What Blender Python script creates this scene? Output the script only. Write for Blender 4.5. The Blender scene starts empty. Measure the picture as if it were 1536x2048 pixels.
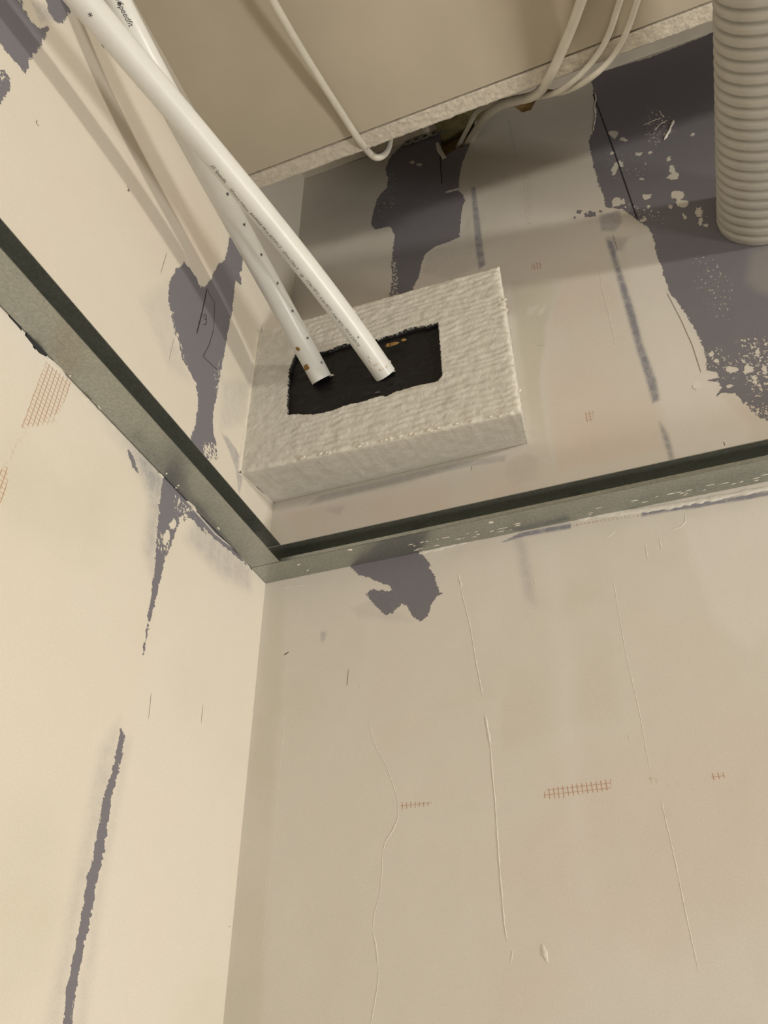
import bpy, bmesh, math, random
import numpy as np
from mathutils import Vector, Matrix, noise as mnoise

random.seed(7)
scene = bpy.context.scene
col = scene.collection

# ------------------------------------------------------------------ camera
CAM_LOC = [0.3229, -0.56021, -0.38]
CAM_ROT = [[0.939044, 0.208072, 0.273683], [0.343714, -0.550722, -0.760635], [-0.007544, 0.808339, -0.588669]]
CAM_F = 1542.28
cam_data = bpy.data.cameras.new('camera')
cam_data.sensor_fit = 'VERTICAL'
cam_data.sensor_height = 24.0
cam_data.lens = 24.0 * CAM_F / 2048.0
cam_data.clip_start = 0.01
camera = bpy.data.objects.new('camera', cam_data)
col.objects.link(camera)
m = Matrix(CAM_ROT).to_4x4()
m.translation = Vector(CAM_LOC)
camera.matrix_world = m
scene.camera = camera

# ------------------------------------------------------------------ world, lamps, exposure
world = bpy.data.worlds.new('world')
scene.world = world
world.use_nodes = True
world.node_tree.nodes['Background'].inputs[0].default_value = (1.0, 0.93, 0.82, 1)
world.node_tree.nodes['Background'].inputs[1].default_value = 0.05

def area_light(name, loc, target, size, power, color, size_y=None):
    d = bpy.data.lights.new(name, 'AREA')
    d.energy = power
    d.color = color
    d.shape = 'RECTANGLE' if size_y else 'DISK'
    d.size = size
    if size_y:
        d.size_y = size_y
    o = bpy.data.objects.new(name, d)
    col.objects.link(o)
    o.location = loc
    o.rotation_euler = (Vector(target) - Vector(loc)).to_track_quat('-Z', 'Y').to_euler()
    return o

area_light('work_lamp', (2.25, -1.08, -0.05), (0.0, -0.1, 0.15), 0.15, 19.0, (1.0, 0.935, 0.80))
area_light('room_lamp', (2.30, -0.60, -1.35), (0.0, -0.3, -0.2), 0.35, 27.0, (1.0, 0.965, 0.89), 0.35)
area_light('fill_light', (0.7, -2.85, -0.9), (0.2, 0.0, 0.2), 1.0, 5.5, (0.95, 0.98, 1.0), 1.8)  # added unseen fill from behind the camera, lifts the pipes and void

scene.view_settings.view_transform = 'Standard'
scene.view_settings.look = 'None'
scene.view_settings.gamma = 1.0
scene.view_settings.use_curve_mapping = False
scene.view_settings.exposure = -0.20

# ------------------------------------------------------------------ measured outlines (millimetres on each surface)
DATA = {
 'back_paint': [[[133.9,671.4],[128.4,648.7],[131.8,620.1],[130.1,600.1],[122.8,594.6],[115.4,580.7],[109.6,552.2],[106.8,526.4],[113.2,513.0],[125.0,511.3],[134.0,508.8],[139.8,487.3],[136.6,457.3],[134.2,428.0],[134.5,404.3],[132.2,376.8],[125.0,356.0],[155.9,342.6],[160.5,372.5],[168.6,389.5],[172.6,413.6],[177.7,429.0],[191.5,437.2],[206.8,438.6],[222.1,441.0],[225.7,474.4],[229.3,498.2],[234.8,511.6],[231.4,529.2],[227.9,535.8],[229.7,562.5],[234.2,588.5],[238.7,604.1],[250.1,637.3],[258.0,666.1],[252.7,720.2],[197.8,736.8],[177.7,705.5],[160.1,699.1],[147.0,689.9]],[[421.5,703.1],[419.9,669.5],[417.9,653.5],[414.4,609.1],[403.4,569.6],[395.1,552.4],[393.7,525.4],[392.2,501.6],[391.5,462.1],[393.1,431.3],[390.8,411.6],[407.2,398.7],[414.9,382.1],[418.6,370.7],[424.0,360.5],[428.2,342.8],[427.0,322.3],[426.0,303.0],[425.4,271.9],[425.3,244.3],[430.8,220.6],[433.7,198.8],[435.9,180.9],[436.6,163.3],[435.9,147.5],[432.3,132.5],[441.3,127.2],[439.5,120.2],[429.5,120.7],[434.4,116.4],[439.4,116.5],[439.3,107.8],[433.1,99.5],[438.6,101.3],[448.5,98.4],[451.3,87.2],[455.4,75.2],[459.1,64.2],[466.1,54.5],[496.0,34.0],[690.1,557.5],[655.1,823.8],[570.1,697.9],[497.5,693.2]],[[155.5,-0.4],[160.8,-9.1],[164.1,-17.7],[168.2,-28.9],[168.8,-36.6],[172.8,-46.4],[166.3,-50.1],[163.3,-56.8],[160.3,-64.9],[152.9,-70.2],[148.1,-65.4],[144.7,-59.0],[142.2,-52.6],[137.2,-49.6],[132.5,-52.7],[126.9,-56.5],[121.4,-57.4],[115.8,-50.4],[109.7,-42.6],[103.0,-31.1],[110.7,-29.6],[126.3,-34.8],[127.3,-29.9],[117.8,-24.3],[108.7,-17.1],[95.5,-11.1],[89.4,-2.2],[87.3,0.9],[87.2,8.1],[154.9,8.9]],[[365.0,415.9],[363.8,414.4],[362.4,413.5],[361.0,415.2],[359.4,417.3],[360.0,420.0],[361.8,420.4],[363.3,420.1],[365.3,418.7]],[[357.8,407.9],[357.4,405.8],[356.4,405.9],[355.1,405.4],[355.1,408.2],[355.4,410.4],[356.3,411.9],[357.4,411.9],[357.8,409.9]],[[378.4,404.7],[378.3,400.5],[375.3,401.5],[372.3,402.4],[371.4,406.5],[372.2,409.8],[373.8,413.5],[376.6,410.1],[379.7,408.3]],[[371.0,406.7],[370.7,403.1],[368.7,403.4],[367.1,404.7],[366.7,407.6],[366.7,410.7],[368.2,412.6],[369.9,411.3],[370.7,409.1]],[[386.7,405.0],[386.3,403.2],[384.8,403.6],[383.8,404.7],[382.9,406.2],[382.9,408.2],[384.2,408.9],[385.6,408.2],[386.3,406.7]]],
 'back_island': [[[429.6,545.1],[427.6,540.8],[424.1,537.7],[421.9,544.4],[419.3,548.8],[420.1,554.7],[423.5,556.6],[426.6,554.3],[429.9,551.1]],[[436.6,527.8],[437.1,523.8],[433.3,525.7],[430.9,528.3],[428.3,531.5],[429.5,533.8],[431.2,536.1],[435.2,534.2],[436.3,530.2]],[[472.9,440.8],[471.5,435.3],[469.1,433.9],[467.7,436.7],[467.5,441.3],[468.6,446.2],[470.5,451.0],[472.2,448.5],[473.8,446.3]],[[474.3,425.7],[471.9,421.4],[468.4,422.2],[465.2,423.7],[462.2,429.0],[465.2,433.9],[468.2,435.4],[471.9,436.6],[475.0,432.1]],[[472.2,389.5],[468.6,384.4],[464.2,381.8],[462.0,388.3],[458.5,393.0],[460.9,399.5],[464.3,404.6],[467.8,400.2],[471.6,397.3]],[[472.8,373.1],[470.3,369.2],[465.6,369.5],[462.0,373.4],[460.9,377.7],[461.2,381.7],[463.9,384.9],[468.3,382.3],[472.6,378.6]],[[408.8,412.5],[407.0,406.0],[403.0,406.8],[398.6,407.0],[399.2,415.0],[400.3,420.0],[402.8,423.0],[405.9,422.8],[409.4,419.5]],[[413.5,408.9],[411.5,407.2],[410.1,406.4],[409.0,407.7],[407.4,409.9],[408.4,413.9],[410.1,416.2],[412.2,416.6],[412.6,412.5]],[[439.8,404.0],[437.7,402.4],[435.6,402.0],[432.7,402.8],[432.5,406.6],[431.3,411.2],[434.4,412.5],[437.6,410.9],[440.6,408.0]],[[436.0,387.7],[434.6,386.7],[433.5,385.1],[432.6,386.9],[432.1,388.7],[432.3,391.1],[433.6,391.9],[435.1,392.7],[435.8,390.3]],[[482.1,351.4],[480.7,343.7],[477.3,346.1],[475.4,348.3],[474.0,352.4],[475.4,358.2],[478.2,360.9],[481.1,361.6],[482.5,357.0]],[[477.7,336.6],[476.7,332.3],[475.1,331.4],[473.6,332.0],[473.2,336.0],[474.8,340.6],[476.4,343.2],[478.6,345.6],[479.2,341.5]],[[465.5,354.6],[465.7,350.3],[464.5,348.8],[463.5,349.4],[462.0,350.5],[461.7,355.5],[462.3,359.5],[463.7,360.7],[464.7,357.4]],[[457.2,376.0],[455.8,373.9],[454.1,372.1],[452.4,373.9],[451.7,377.2],[453.3,379.4],[454.3,381.7],[456.0,381.4],[456.9,379.0]],[[481.3,328.5],[480.7,326.2],[479.2,326.3],[478.4,327.5],[477.3,329.1],[478.4,331.1],[479.4,332.7],[480.9,332.8],[481.8,331.0]],[[506.3,493.6],[505.5,492.0],[504.2,491.0],[502.9,492.4],[501.6,494.9],[503.2,496.7],[504.2,498.9],[506.2,499.0],[507.5,496.2]],[[415.7,473.0],[411.8,465.3],[409.0,465.6],[409.3,471.4],[409.2,476.6],[412.4,483.0],[416.6,491.3],[418.1,487.1],[418.2,481.4]],[[423.9,481.2],[424.1,475.9],[420.3,477.5],[418.0,480.3],[415.5,483.9],[416.9,487.4],[418.9,491.0],[422.8,489.6],[423.7,484.3]],[[419.7,511.0],[419.6,508.8],[417.5,507.3],[415.6,507.3],[413.0,507.0],[412.8,509.7],[414.6,512.1],[417.0,513.9],[418.4,512.2]],[[473.0,461.6],[472.0,458.6],[470.5,458.7],[468.5,458.2],[469.1,462.5],[469.6,465.4],[470.9,467.0],[473.0,469.1],[473.4,465.1]],[[440.4,439.7],[439.1,439.2],[437.1,439.5],[435.1,441.2],[434.3,442.7],[434.6,443.6],[435.6,444.0],[437.8,443.1],[439.1,441.4]],[[446.4,489.0],[445.4,486.3],[443.0,485.9],[441.4,489.0],[440.8,491.3],[440.4,494.4],[442.3,495.5],[444.1,493.4],[446.5,492.2]],[[458.0,486.1],[456.5,484.6],[455.2,483.4],[453.7,484.4],[453.7,487.5],[454.2,489.7],[455.2,492.5],[456.8,491.4],[457.7,489.2]],[[428.3,368.9],[427.7,366.5],[425.1,365.5],[422.8,365.8],[420.1,366.7],[420.7,369.3],[422.7,371.0],[425.2,372.1],[427.8,371.2]],[[171.9,638.9],[170.0,637.8],[168.6,636.0],[166.8,638.9],[164.3,641.6],[164.2,645.7],[166.9,645.5],[169.1,646.9],[170.6,642.6]],[[181.4,628.1],[180.3,626.4],[177.8,626.6],[174.8,628.5],[172.7,631.9],[174.2,633.4],[175.2,635.3],[178.1,633.8],[181.3,631.1]],[[235.2,540.6],[229.5,540.0],[222.5,539.9],[212.3,541.7],[209.2,543.6],[210.0,544.7],[213.5,545.3],[221.5,544.3],[230.6,542.7]],[[457.8,123.1],[455.1,120.8],[451.6,121.5],[448.1,122.3],[447.0,125.5],[448.3,127.9],[450.3,129.8],[453.9,129.7],[456.2,126.6]],[[443.7,149.2],[442.7,147.5],[441.3,146.9],[440.0,147.6],[438.7,149.5],[439.7,152.1],[441.3,153.8],[443.2,154.1],[443.6,151.2]],[[445.0,139.4],[444.0,138.3],[442.6,138.2],[441.2,138.7],[440.3,140.3],[441.0,141.8],[442.1,142.7],[443.8,142.5],[445.4,141.3]],[[448.7,106.3],[447.6,105.1],[445.8,104.8],[443.8,105.6],[443.3,107.4],[444.0,108.7],[445.2,109.4],[447.0,109.5],[448.4,108.1]],[[469.1,120.2],[467.0,116.6],[464.3,117.3],[461.4,116.9],[461.1,121.0],[462.0,124.9],[464.4,127.4],[466.7,126.1],[468.8,124.2]],[[479.1,137.5],[478.2,134.0],[476.5,132.1],[475.9,134.5],[475.5,136.9],[476.5,140.4],[478.0,141.8],[479.8,144.1],[479.5,140.2]],[[465.4,131.7],[464.0,130.6],[462.8,129.5],[461.4,130.0],[461.7,132.3],[462.1,133.9],[462.9,136.0],[464.2,134.9],[465.2,133.8]],[[468.4,106.7],[467.6,103.9],[465.7,101.3],[465.0,104.1],[464.3,106.3],[465.7,109.0],[466.9,112.7],[468.9,112.9],[469.0,109.5]],[[478.7,115.3],[477.8,111.8],[476.0,109.3],[475.6,112.3],[474.8,114.4],[475.9,119.1],[477.8,120.7],[479.6,122.3],[479.8,119.0]]],
 'back_paint2': [[[108.2,-21.8],[124.0,-28.7],[116.9,-30.3],[104.9,-24.7]]],
 'back_fleck': [[[[452.4,296.8],[465.5,294.6],[479.0,271.6],[484.3,241.4],[483.0,215.6],[467.4,186.2],[450.5,193.3],[448.6,223.3],[448.8,253.9]],0.42,8],[[[436.8,164.0],[450.7,158.5],[457.8,135.9],[453.7,112.0],[435.1,112.4],[430.7,133.1]],0.5,5],[[[465.7,166.1],[500.0,152.3],[478.9,78.9],[457.2,86.4],[456.7,123.5]],0.58,8],[[[449.8,88.9],[472.1,75.4],[465.4,51.9],[452.5,61.7]],0.7,4],[[[470.0,587.7],[492.7,541.6],[489.2,512.7],[461.4,488.3],[450.8,506.1]],0.5,6],[[[411.5,531.3],[454.4,481.8],[451.6,441.2],[392.6,455.1]],0.35,6],[[[396.4,427.4],[448.3,374.4],[443.0,349.6],[416.4,372.8]],0.5,5],[[[455.6,408.7],[491.3,350.9],[479.6,312.9],[451.1,363.5]],0.3,6],[[[104.9,-28.9],[131.1,-29.2],[139.9,-53.6],[116.7,-56.5]],0.28,4],[[[108.9,589.1],[142.6,650.4],[148.1,561.2],[119.5,519.7]],0.4,4],[[[132.4,438.9],[142.2,434.2],[144.0,366.0],[130.2,367.5]],0.7,3]],
 'back_haze': [[[[228.4,-7.4],[246.2,-5.9],[290.0,-6.7],[290.6,-2.2],[246.7,-1.3]],1.0,0.7],[[[347.6,-9.3],[366.2,-9.5],[383.5,-10.9],[404.4,-11.9],[446.9,-13.7],[448.1,-9.5],[405.5,-7.6],[382.7,-6.1],[367.3,-4.7],[348.3,-5.4]],1.0,0.7],[[[303.9,664.4],[307.8,661.8],[307.4,571.3],[304.7,570.5]],0.18,1],[[[243.9,536.9],[248.9,534.0],[249.1,472.4],[248.1,373.7],[240.5,368.0],[240.3,425.7]],0.75,1.6],[[[382.2,355.6],[387.2,347.6],[387.7,290.3],[388.5,234.2],[386.7,183.6],[389.2,135.2],[386.7,110.6],[381.0,108.7],[381.2,144.7],[380.6,193.1],[381.3,252.8],[382.5,309.6]],0.9,2.2],[[[381.6,86.5],[385.5,68.7],[384.7,40.5],[381.0,40.5],[381.1,64.3]],0.75,2.2],[[[382.3,400.6],[404.9,398.0],[402.9,375.3],[393.4,364.5],[380.0,371.4]],0.5,2.5],[[[384.2,358.2],[403.4,346.6],[394.5,329.7],[384.1,330.4]],0.4,5],[[[241.7,-6.4],[248.4,-5.9],[251.7,-40.1],[250.9,-73.3],[244.0,-62.5]],0.3,5],[[[38.5,82.3],[85.7,83.6],[153.5,84.8],[210.8,84.4],[241.9,81.4],[243.5,88.3],[211.4,91.6],[153.8,92.8],[52.9,91.1]],0.33,1.5],[[[242.6,79.4],[261.3,86.0],[274.0,76.1],[266.4,51.9],[248.0,51.3],[239.9,62.3]],0.1,4],[[[88.2,-43.4],[109.7,-40.1],[135.2,-57.6],[148.4,-69.8],[98.0,-55.3]],0.12,3],[[[59.9,-62.5],[66.2,-62.7],[65.1,-71.3],[61.8,-73.1]],0.35,0.8],[[[507.5,273.8],[538.4,270.5],[516.2,193.7],[495.7,213.6],[491.5,234.3]],-0.3,9],[[[59.2,72.0],[80.6,72.6],[75.6,61.7]],0.2,2],[[[223.0,444.6],[197.2,437.4],[180.7,425.5],[173.2,395.0],[205.6,365.8],[242.4,376.4],[238.1,478.3]],0.16,4]],
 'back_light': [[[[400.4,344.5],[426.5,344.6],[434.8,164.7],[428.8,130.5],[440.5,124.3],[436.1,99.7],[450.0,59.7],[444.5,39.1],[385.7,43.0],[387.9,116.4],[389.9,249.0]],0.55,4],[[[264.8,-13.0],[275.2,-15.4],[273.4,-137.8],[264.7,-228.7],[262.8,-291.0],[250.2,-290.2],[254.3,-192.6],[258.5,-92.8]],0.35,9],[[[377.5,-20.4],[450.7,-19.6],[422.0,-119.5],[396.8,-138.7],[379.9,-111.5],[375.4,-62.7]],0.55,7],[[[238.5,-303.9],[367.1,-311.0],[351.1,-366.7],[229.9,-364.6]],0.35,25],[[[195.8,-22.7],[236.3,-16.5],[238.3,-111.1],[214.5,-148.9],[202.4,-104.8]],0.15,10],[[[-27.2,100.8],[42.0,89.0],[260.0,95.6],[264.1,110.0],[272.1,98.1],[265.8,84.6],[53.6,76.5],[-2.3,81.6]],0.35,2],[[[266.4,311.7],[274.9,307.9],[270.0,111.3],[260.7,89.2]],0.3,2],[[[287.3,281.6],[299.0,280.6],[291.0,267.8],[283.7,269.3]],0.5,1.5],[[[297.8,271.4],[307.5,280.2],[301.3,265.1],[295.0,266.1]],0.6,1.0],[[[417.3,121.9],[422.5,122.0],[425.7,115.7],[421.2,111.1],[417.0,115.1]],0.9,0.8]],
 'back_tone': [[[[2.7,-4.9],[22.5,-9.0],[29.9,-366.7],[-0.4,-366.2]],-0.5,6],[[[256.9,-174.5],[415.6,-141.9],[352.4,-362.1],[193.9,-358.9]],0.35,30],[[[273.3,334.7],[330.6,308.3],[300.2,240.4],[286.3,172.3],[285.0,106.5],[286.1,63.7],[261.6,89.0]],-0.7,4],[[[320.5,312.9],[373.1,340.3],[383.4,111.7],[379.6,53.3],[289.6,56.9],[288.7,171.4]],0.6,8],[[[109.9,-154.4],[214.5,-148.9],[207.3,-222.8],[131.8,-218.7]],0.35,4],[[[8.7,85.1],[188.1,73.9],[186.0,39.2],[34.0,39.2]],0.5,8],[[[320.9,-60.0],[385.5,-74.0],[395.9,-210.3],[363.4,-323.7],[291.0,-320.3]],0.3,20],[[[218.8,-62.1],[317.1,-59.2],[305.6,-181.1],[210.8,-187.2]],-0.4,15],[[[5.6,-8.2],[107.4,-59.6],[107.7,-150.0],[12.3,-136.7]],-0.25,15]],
 'back_scrim': [[[[239.2,-219.9],[243.6,-218.3],[286.0,-216.8],[284.7,-224.1],[246.1,-225.8],[237.5,-224.9]],1.0],[[[131.9,-216.5],[155.9,-218.6],[155.8,-221.4],[131.7,-222.2]],1.0],[[[309.1,-218.4],[350.5,-218.1],[348.2,-227.7],[310.0,-226.8]],0.3],[[[350.6,-220.1],[359.3,-220.5],[358.4,-224.3],[350.2,-224.7]],0.95],[[[299.0,352.1],[310.0,349.6],[309.0,337.5],[298.2,340.8]],1.0],[[[321.1,117.6],[328.7,116.3],[327.2,104.2],[320.0,105.3]],1.0],[[[308.8,537.6],[320.9,532.6],[309.6,419.7],[299.6,425.0]],0.45],[[[291.9,-2.5],[345.0,-6.1],[347.7,-8.8],[291.3,-6.0]],0.7],[[[310.8,-213.5],[316.1,-213.5],[314.9,-222.4],[309.6,-222.5]],0.3]],
 'left_paint': [[[147.2,350.4],[146.9,329.6],[148.3,307.9],[157.2,293.0],[164.0,259.4],[170.5,239.1],[177.5,230.5],[184.0,234.6],[194.0,235.1],[202.8,232.1],[206.8,233.8],[207.2,225.8],[214.1,211.1],[217.9,189.9],[215.6,170.5],[207.1,156.9],[199.1,145.4],[188.7,139.1],[182.3,127.8],[168.4,124.6],[161.0,121.7],[152.1,113.3],[147.7,99.4],[146.7,79.3],[149.1,63.4],[149.1,57.1],[133.2,55.3],[122.1,57.7],[105.5,72.5],[112.1,85.1],[120.6,94.4],[124.4,110.3],[124.0,135.5],[123.9,167.1],[122.7,195.6],[123.1,223.8],[121.3,262.1],[124.0,293.9],[124.6,306.6],[113.2,310.3],[116.5,336.6],[117.9,354.4],[107.1,382.5],[134.7,401.6]],[[174.7,0.7],[173.0,-14.9],[170.8,-32.0],[166.5,-56.0],[163.3,-80.1],[160.9,-103.2],[159.0,-126.3],[158.0,-145.4],[156.9,-144.9],[157.1,-124.2],[155.0,-93.0],[153.9,-64.9],[148.7,-46.7],[146.7,-30.8],[142.1,-21.0],[132.8,-10.8],[123.7,-10.2],[113.9,-11.4],[106.8,-10.9],[114.1,-7.5],[125.6,-5.9],[131.4,-1.6],[139.9,1.6],[165.6,3.5]],[[131.6,-0.8],[86.8,3.5],[31.7,3.5],[26.1,0.2],[58.7,-2.9],[92.8,-7.2],[117.5,-6.7],[127.4,-5.1]],[[166.0,-199.0],[160.6,-202.4],[159.1,-217.1],[160.5,-231.9],[160.9,-243.2],[160.5,-256.6],[158.7,-272.1],[159.8,-288.6],[158.8,-308.9],[160.2,-322.6],[160.0,-340.1],[158.4,-357.6],[156.8,-371.0],[161.9,-371.0],[164.3,-357.8],[166.9,-342.9],[167.4,-319.1],[166.8,-309.9],[168.7,-286.4],[167.3,-278.7],[167.6,-258.3],[168.6,-245.2],[165.0,-224.6],[165.6,-211.5]],[[456.1,217.1],[437.2,267.6],[425.2,249.8],[418.2,245.4],[411.5,248.7],[404.6,267.5],[404.8,255.8],[404.3,248.5],[404.0,228.7],[405.5,211.9],[403.3,199.1],[402.8,194.0],[408.3,192.3],[415.0,190.7],[424.3,189.8],[442.5,183.5]],[[426.5,296.2],[408.5,344.2],[397.2,312.4],[398.0,289.3],[401.0,281.2],[409.9,278.7]],[[430.9,155.0],[416.8,170.7],[411.4,172.6],[407.7,168.1],[407.2,158.4],[407.9,142.2],[411.7,107.5]],[[218.9,-7.4],[211.9,-7.7],[201.4,-17.4],[208.4,-17.0],[213.8,-13.6]]],
 'left_island': [[[148.2,-28.9],[147.9,-31.9],[149.8,-34.8],[152.4,-35.5],[155.3,-35.5],[156.6,-32.3],[154.3,-29.0],[152.3,-24.7],[148.9,-25.3]],[[152.5,-44.1],[153.4,-48.7],[155.5,-53.5],[158.7,-53.8],[160.0,-49.9],[160.4,-45.7],[158.8,-41.0],[155.9,-38.3],[153.0,-39.3]],[[139.7,-18.4],[140.4,-20.6],[142.0,-22.2],[144.0,-24.0],[145.2,-22.8],[146.8,-21.9],[145.3,-19.3],[143.1,-17.0],[140.9,-17.2]],[[135.3,-11.4],[136.0,-13.2],[137.4,-14.6],[139.2,-16.1],[140.3,-15.5],[140.0,-14.1],[139.6,-12.9],[138.2,-11.3],[136.7,-11.2]],[[154.9,120.0],[155.3,114.9],[156.5,110.5],[159.0,111.1],[161.3,111.5],[163.3,115.2],[162.0,120.1],[159.5,120.9],[157.6,121.2]],[[114.0,330.0],[113.8,326.1],[115.1,322.3],[117.0,321.8],[118.4,322.8],[120.0,324.9],[119.0,329.4],[117.1,331.6],[115.4,331.6]],[[203.4,162.5],[203.7,160.6],[204.8,158.8],[206.2,157.4],[207.9,156.3],[208.4,157.8],[207.4,160.4],[205.7,162.6],[204.2,163.1]],[[192.1,146.5],[192.1,145.0],[192.7,143.4],[193.8,142.2],[195.2,142.0],[195.0,144.2],[194.8,146.1],[193.8,147.8],[192.7,147.7]]],
 'left_fleck': [[[[439.3,253.1],[423.3,295.1],[405.8,270.7],[410.6,246.5],[422.7,243.2]],0.9,4],[[[430.9,155.0],[416.8,170.7],[411.1,168.2],[413.5,156.4],[423.4,136.4]],0.8,4],[[[157.9,-3.5],[130.2,5.9],[128.8,-8.6],[143.6,-23.4],[155.0,-18.9]],0.65,4],[[[166.8,-45.7],[148.9,-43.6],[151.5,-59.0],[165.7,-63.1]],0.7,3],[[[132.7,70.0],[107.1,91.0],[102.4,70.7],[127.9,50.9]],0.9,4],[[[218.0,170.5],[194.9,150.1],[162.1,119.4],[146.8,108.9],[161.5,101.4],[192.4,126.9],[210.9,145.5]],0.6,2.5],[[[136.6,157.3],[121.0,201.0],[114.8,165.0],[125.1,128.7]],0.5,2.5]],
 'left_haze': [[[[63.1,304.0],[51.6,281.2],[57.2,198.1],[57.8,134.8],[58.7,113.1],[68.2,119.7],[67.1,181.7],[65.7,242.7]],0.5,1.2],[[[107.0,102.2],[96.7,106.4],[82.1,105.2],[66.3,100.7],[61.1,90.3],[64.7,60.4],[75.3,82.7],[91.3,94.7]],0.5,1.2],[[[211.2,-1.8],[172.6,3.3],[166.8,-41.1],[164.1,-84.0],[177.6,-70.5],[183.6,-29.1]],0.42,10],[[[122.7,-1.9],[30.5,-2.4],[26.7,-21.6],[77.9,-34.8],[133.5,-33.9]],0.33,9],[[[180.5,-218.5],[167.8,-195.0],[163.6,-231.9],[167.7,-284.1],[168.5,-319.7],[166.1,-360.5],[177.4,-360.9],[178.9,-313.7]],0.22,7],[[[159.2,-205.2],[153.3,-203.2],[152.3,-281.3],[146.0,-359.8],[156.3,-360.2],[159.0,-282.5]],0.18,6],[[[110.1,103.9],[62.4,157.9],[72.0,206.1],[118.7,161.2]],0.18,6],[[[245.6,131.3],[221.2,187.3],[195.2,136.7],[165.4,116.2],[193.1,101.5]],0.15,8],[[[425.0,263.3],[411.9,287.3],[403.6,280.4],[411.7,256.7]],0.3,2],[[[243.7,-4.5],[178.7,24.4],[153.4,12.5],[185.9,-21.3]],0.2,12]],
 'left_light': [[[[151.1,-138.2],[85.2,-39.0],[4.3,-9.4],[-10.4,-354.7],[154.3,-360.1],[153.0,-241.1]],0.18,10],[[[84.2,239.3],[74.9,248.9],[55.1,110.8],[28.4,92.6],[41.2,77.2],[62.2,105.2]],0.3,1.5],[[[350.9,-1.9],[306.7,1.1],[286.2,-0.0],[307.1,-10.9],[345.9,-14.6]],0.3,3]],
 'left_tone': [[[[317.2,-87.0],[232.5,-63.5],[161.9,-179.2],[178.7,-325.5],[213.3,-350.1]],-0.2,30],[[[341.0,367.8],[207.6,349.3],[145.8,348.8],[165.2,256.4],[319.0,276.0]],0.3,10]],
 'left_scrim': [[[[308.6,-4.1],[283.9,-0.7],[286.1,-31.2],[292.5,-37.7],[303.3,-55.6],[309.2,-61.9]],1.0],[[[305.4,-52.4],[288.8,-34.5],[284.7,-37.9],[303.0,-58.6]],0.55],[[[309.2,-61.9],[303.6,-57.1],[307.6,-90.8],[303.4,-109.9],[306.9,-122.9],[313.5,-106.4]],0.45],[[[309.6,-94.2],[305.5,-100.4],[305.2,-115.4],[311.0,-122.3],[316.5,-108.6]],0.9]],
 'back_ridge': [[[[189.8,-31.6],[190.7,-44.2]],2.6,0.6],[[[190.6,-46.7],[195.9,-81.1],[199.0,-121.6],[201.5,-144.9]],0.9,0.5],[[[201.8,-159.1],[202.9,-169.0],[203.4,-176.8],[203.8,-184.8]],2.2,0.8],[[[203.8,-184.8],[203.5,-208.3],[203.7,-222.4],[202.9,-249.4],[202.5,-274.9],[202.5,-301.9],[203.2,-311.2]],1.2,0.6],[[[107.7,-150.0],[108.6,-160.4],[111.1,-168.4],[114.9,-177.2],[119.4,-184.8],[124.2,-195.7],[127.3,-205.4],[129.9,-214.9],[130.6,-222.1]],0.7,0.4],[[[130.6,-222.1],[129.7,-229.1],[126.0,-235.8],[120.5,-243.0],[117.7,-250.6]],1.2,0.5],[[[117.7,-250.6],[117.3,-262.3],[115.7,-278.4],[112.7,-286.1],[111.2,-292.3],[110.1,-300.0]],0.7,0.35],[[[110.1,-300.0],[112.3,-307.6],[113.3,-315.1],[114.4,-322.5]],1.3,0.5],[[[114.4,-322.5],[114.4,-329.7],[112.6,-338.1],[109.1,-354.0]],0.8,0.4],[[[314.9,-64.7],[312.8,-128.1],[313.8,-171.2],[312.7,-213.7]],0.7,0.25],[[[315.7,-234.0],[316.4,-274.2],[316.0,-302.7],[316.4,-333.1]],0.9,0.3],[[[380.6,-15.2],[379.4,-22.3],[374.9,-26.6],[367.0,-27.6]],1.0,0.5],[[[316.3,-23.2],[320.7,-21.3],[324.6,-17.7]],1.4,0.5],[[[345.3,-34.6],[344.5,-50.2]],1.0,0.4],[[[356.7,-32.4],[356.4,-44.4]],1.0,0.4],[[[226.6,-314.0],[226.9,-318.8],[228.1,-324.3]],4.2,1.2],[[[206.6,-316.5],[204.6,-323.3]],2.4,0.5],[[[273.4,-282.9],[273.6,-285.3]],2.2,0.7],[[[303.5,-188.5],[303.7,-191.0]],1.8,0.7],[[[98.2,-114.1],[99.6,-123.2]],1.2,0.4],[[[253.1,-49.2],[254.0,-55.1]],1.2,0.5],[[[367.5,316.7],[364.8,276.1],[364.2,229.3],[363.4,192.7],[356.7,186.8]],0.7,0.3],[[[28.2,-79.3],[30.6,-130.5],[28.4,-241.5],[26.2,-308.2]],0.6,0.15],[[[47.3,-10.5],[16.2,-8.2]],0.8,0.4],[[[418.9,119.4],[417.2,115.6],[418.8,111.9],[423.0,111.7]],1.2,0.8],[[[420.0,654.6],[418.4,637.2],[413.3,621.4],[411.7,600.9],[403.4,569.6]],1.6,0.9],[[[474.4,502.1],[485.1,520.0],[492.5,535.8]],3.5,2.0],[[[468.2,526.6],[477.2,536.8],[486.5,539.9]],1.4,0.8],[[[459.9,546.1],[473.9,548.5],[480.9,548.5]],1.0,0.6],[[[481.9,564.6],[484.1,547.5]],2.5,0.8],[[[154.5,-0.7],[171.9,-0.5],[186.0,0.5],[206.7,2.0],[229.4,2.9],[256.0,2.8],[286.2,2.6],[315.4,0.5],[351.5,-3.6],[394.4,-5.7],[447.1,-6.3]],4.2,1.4]],
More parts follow.
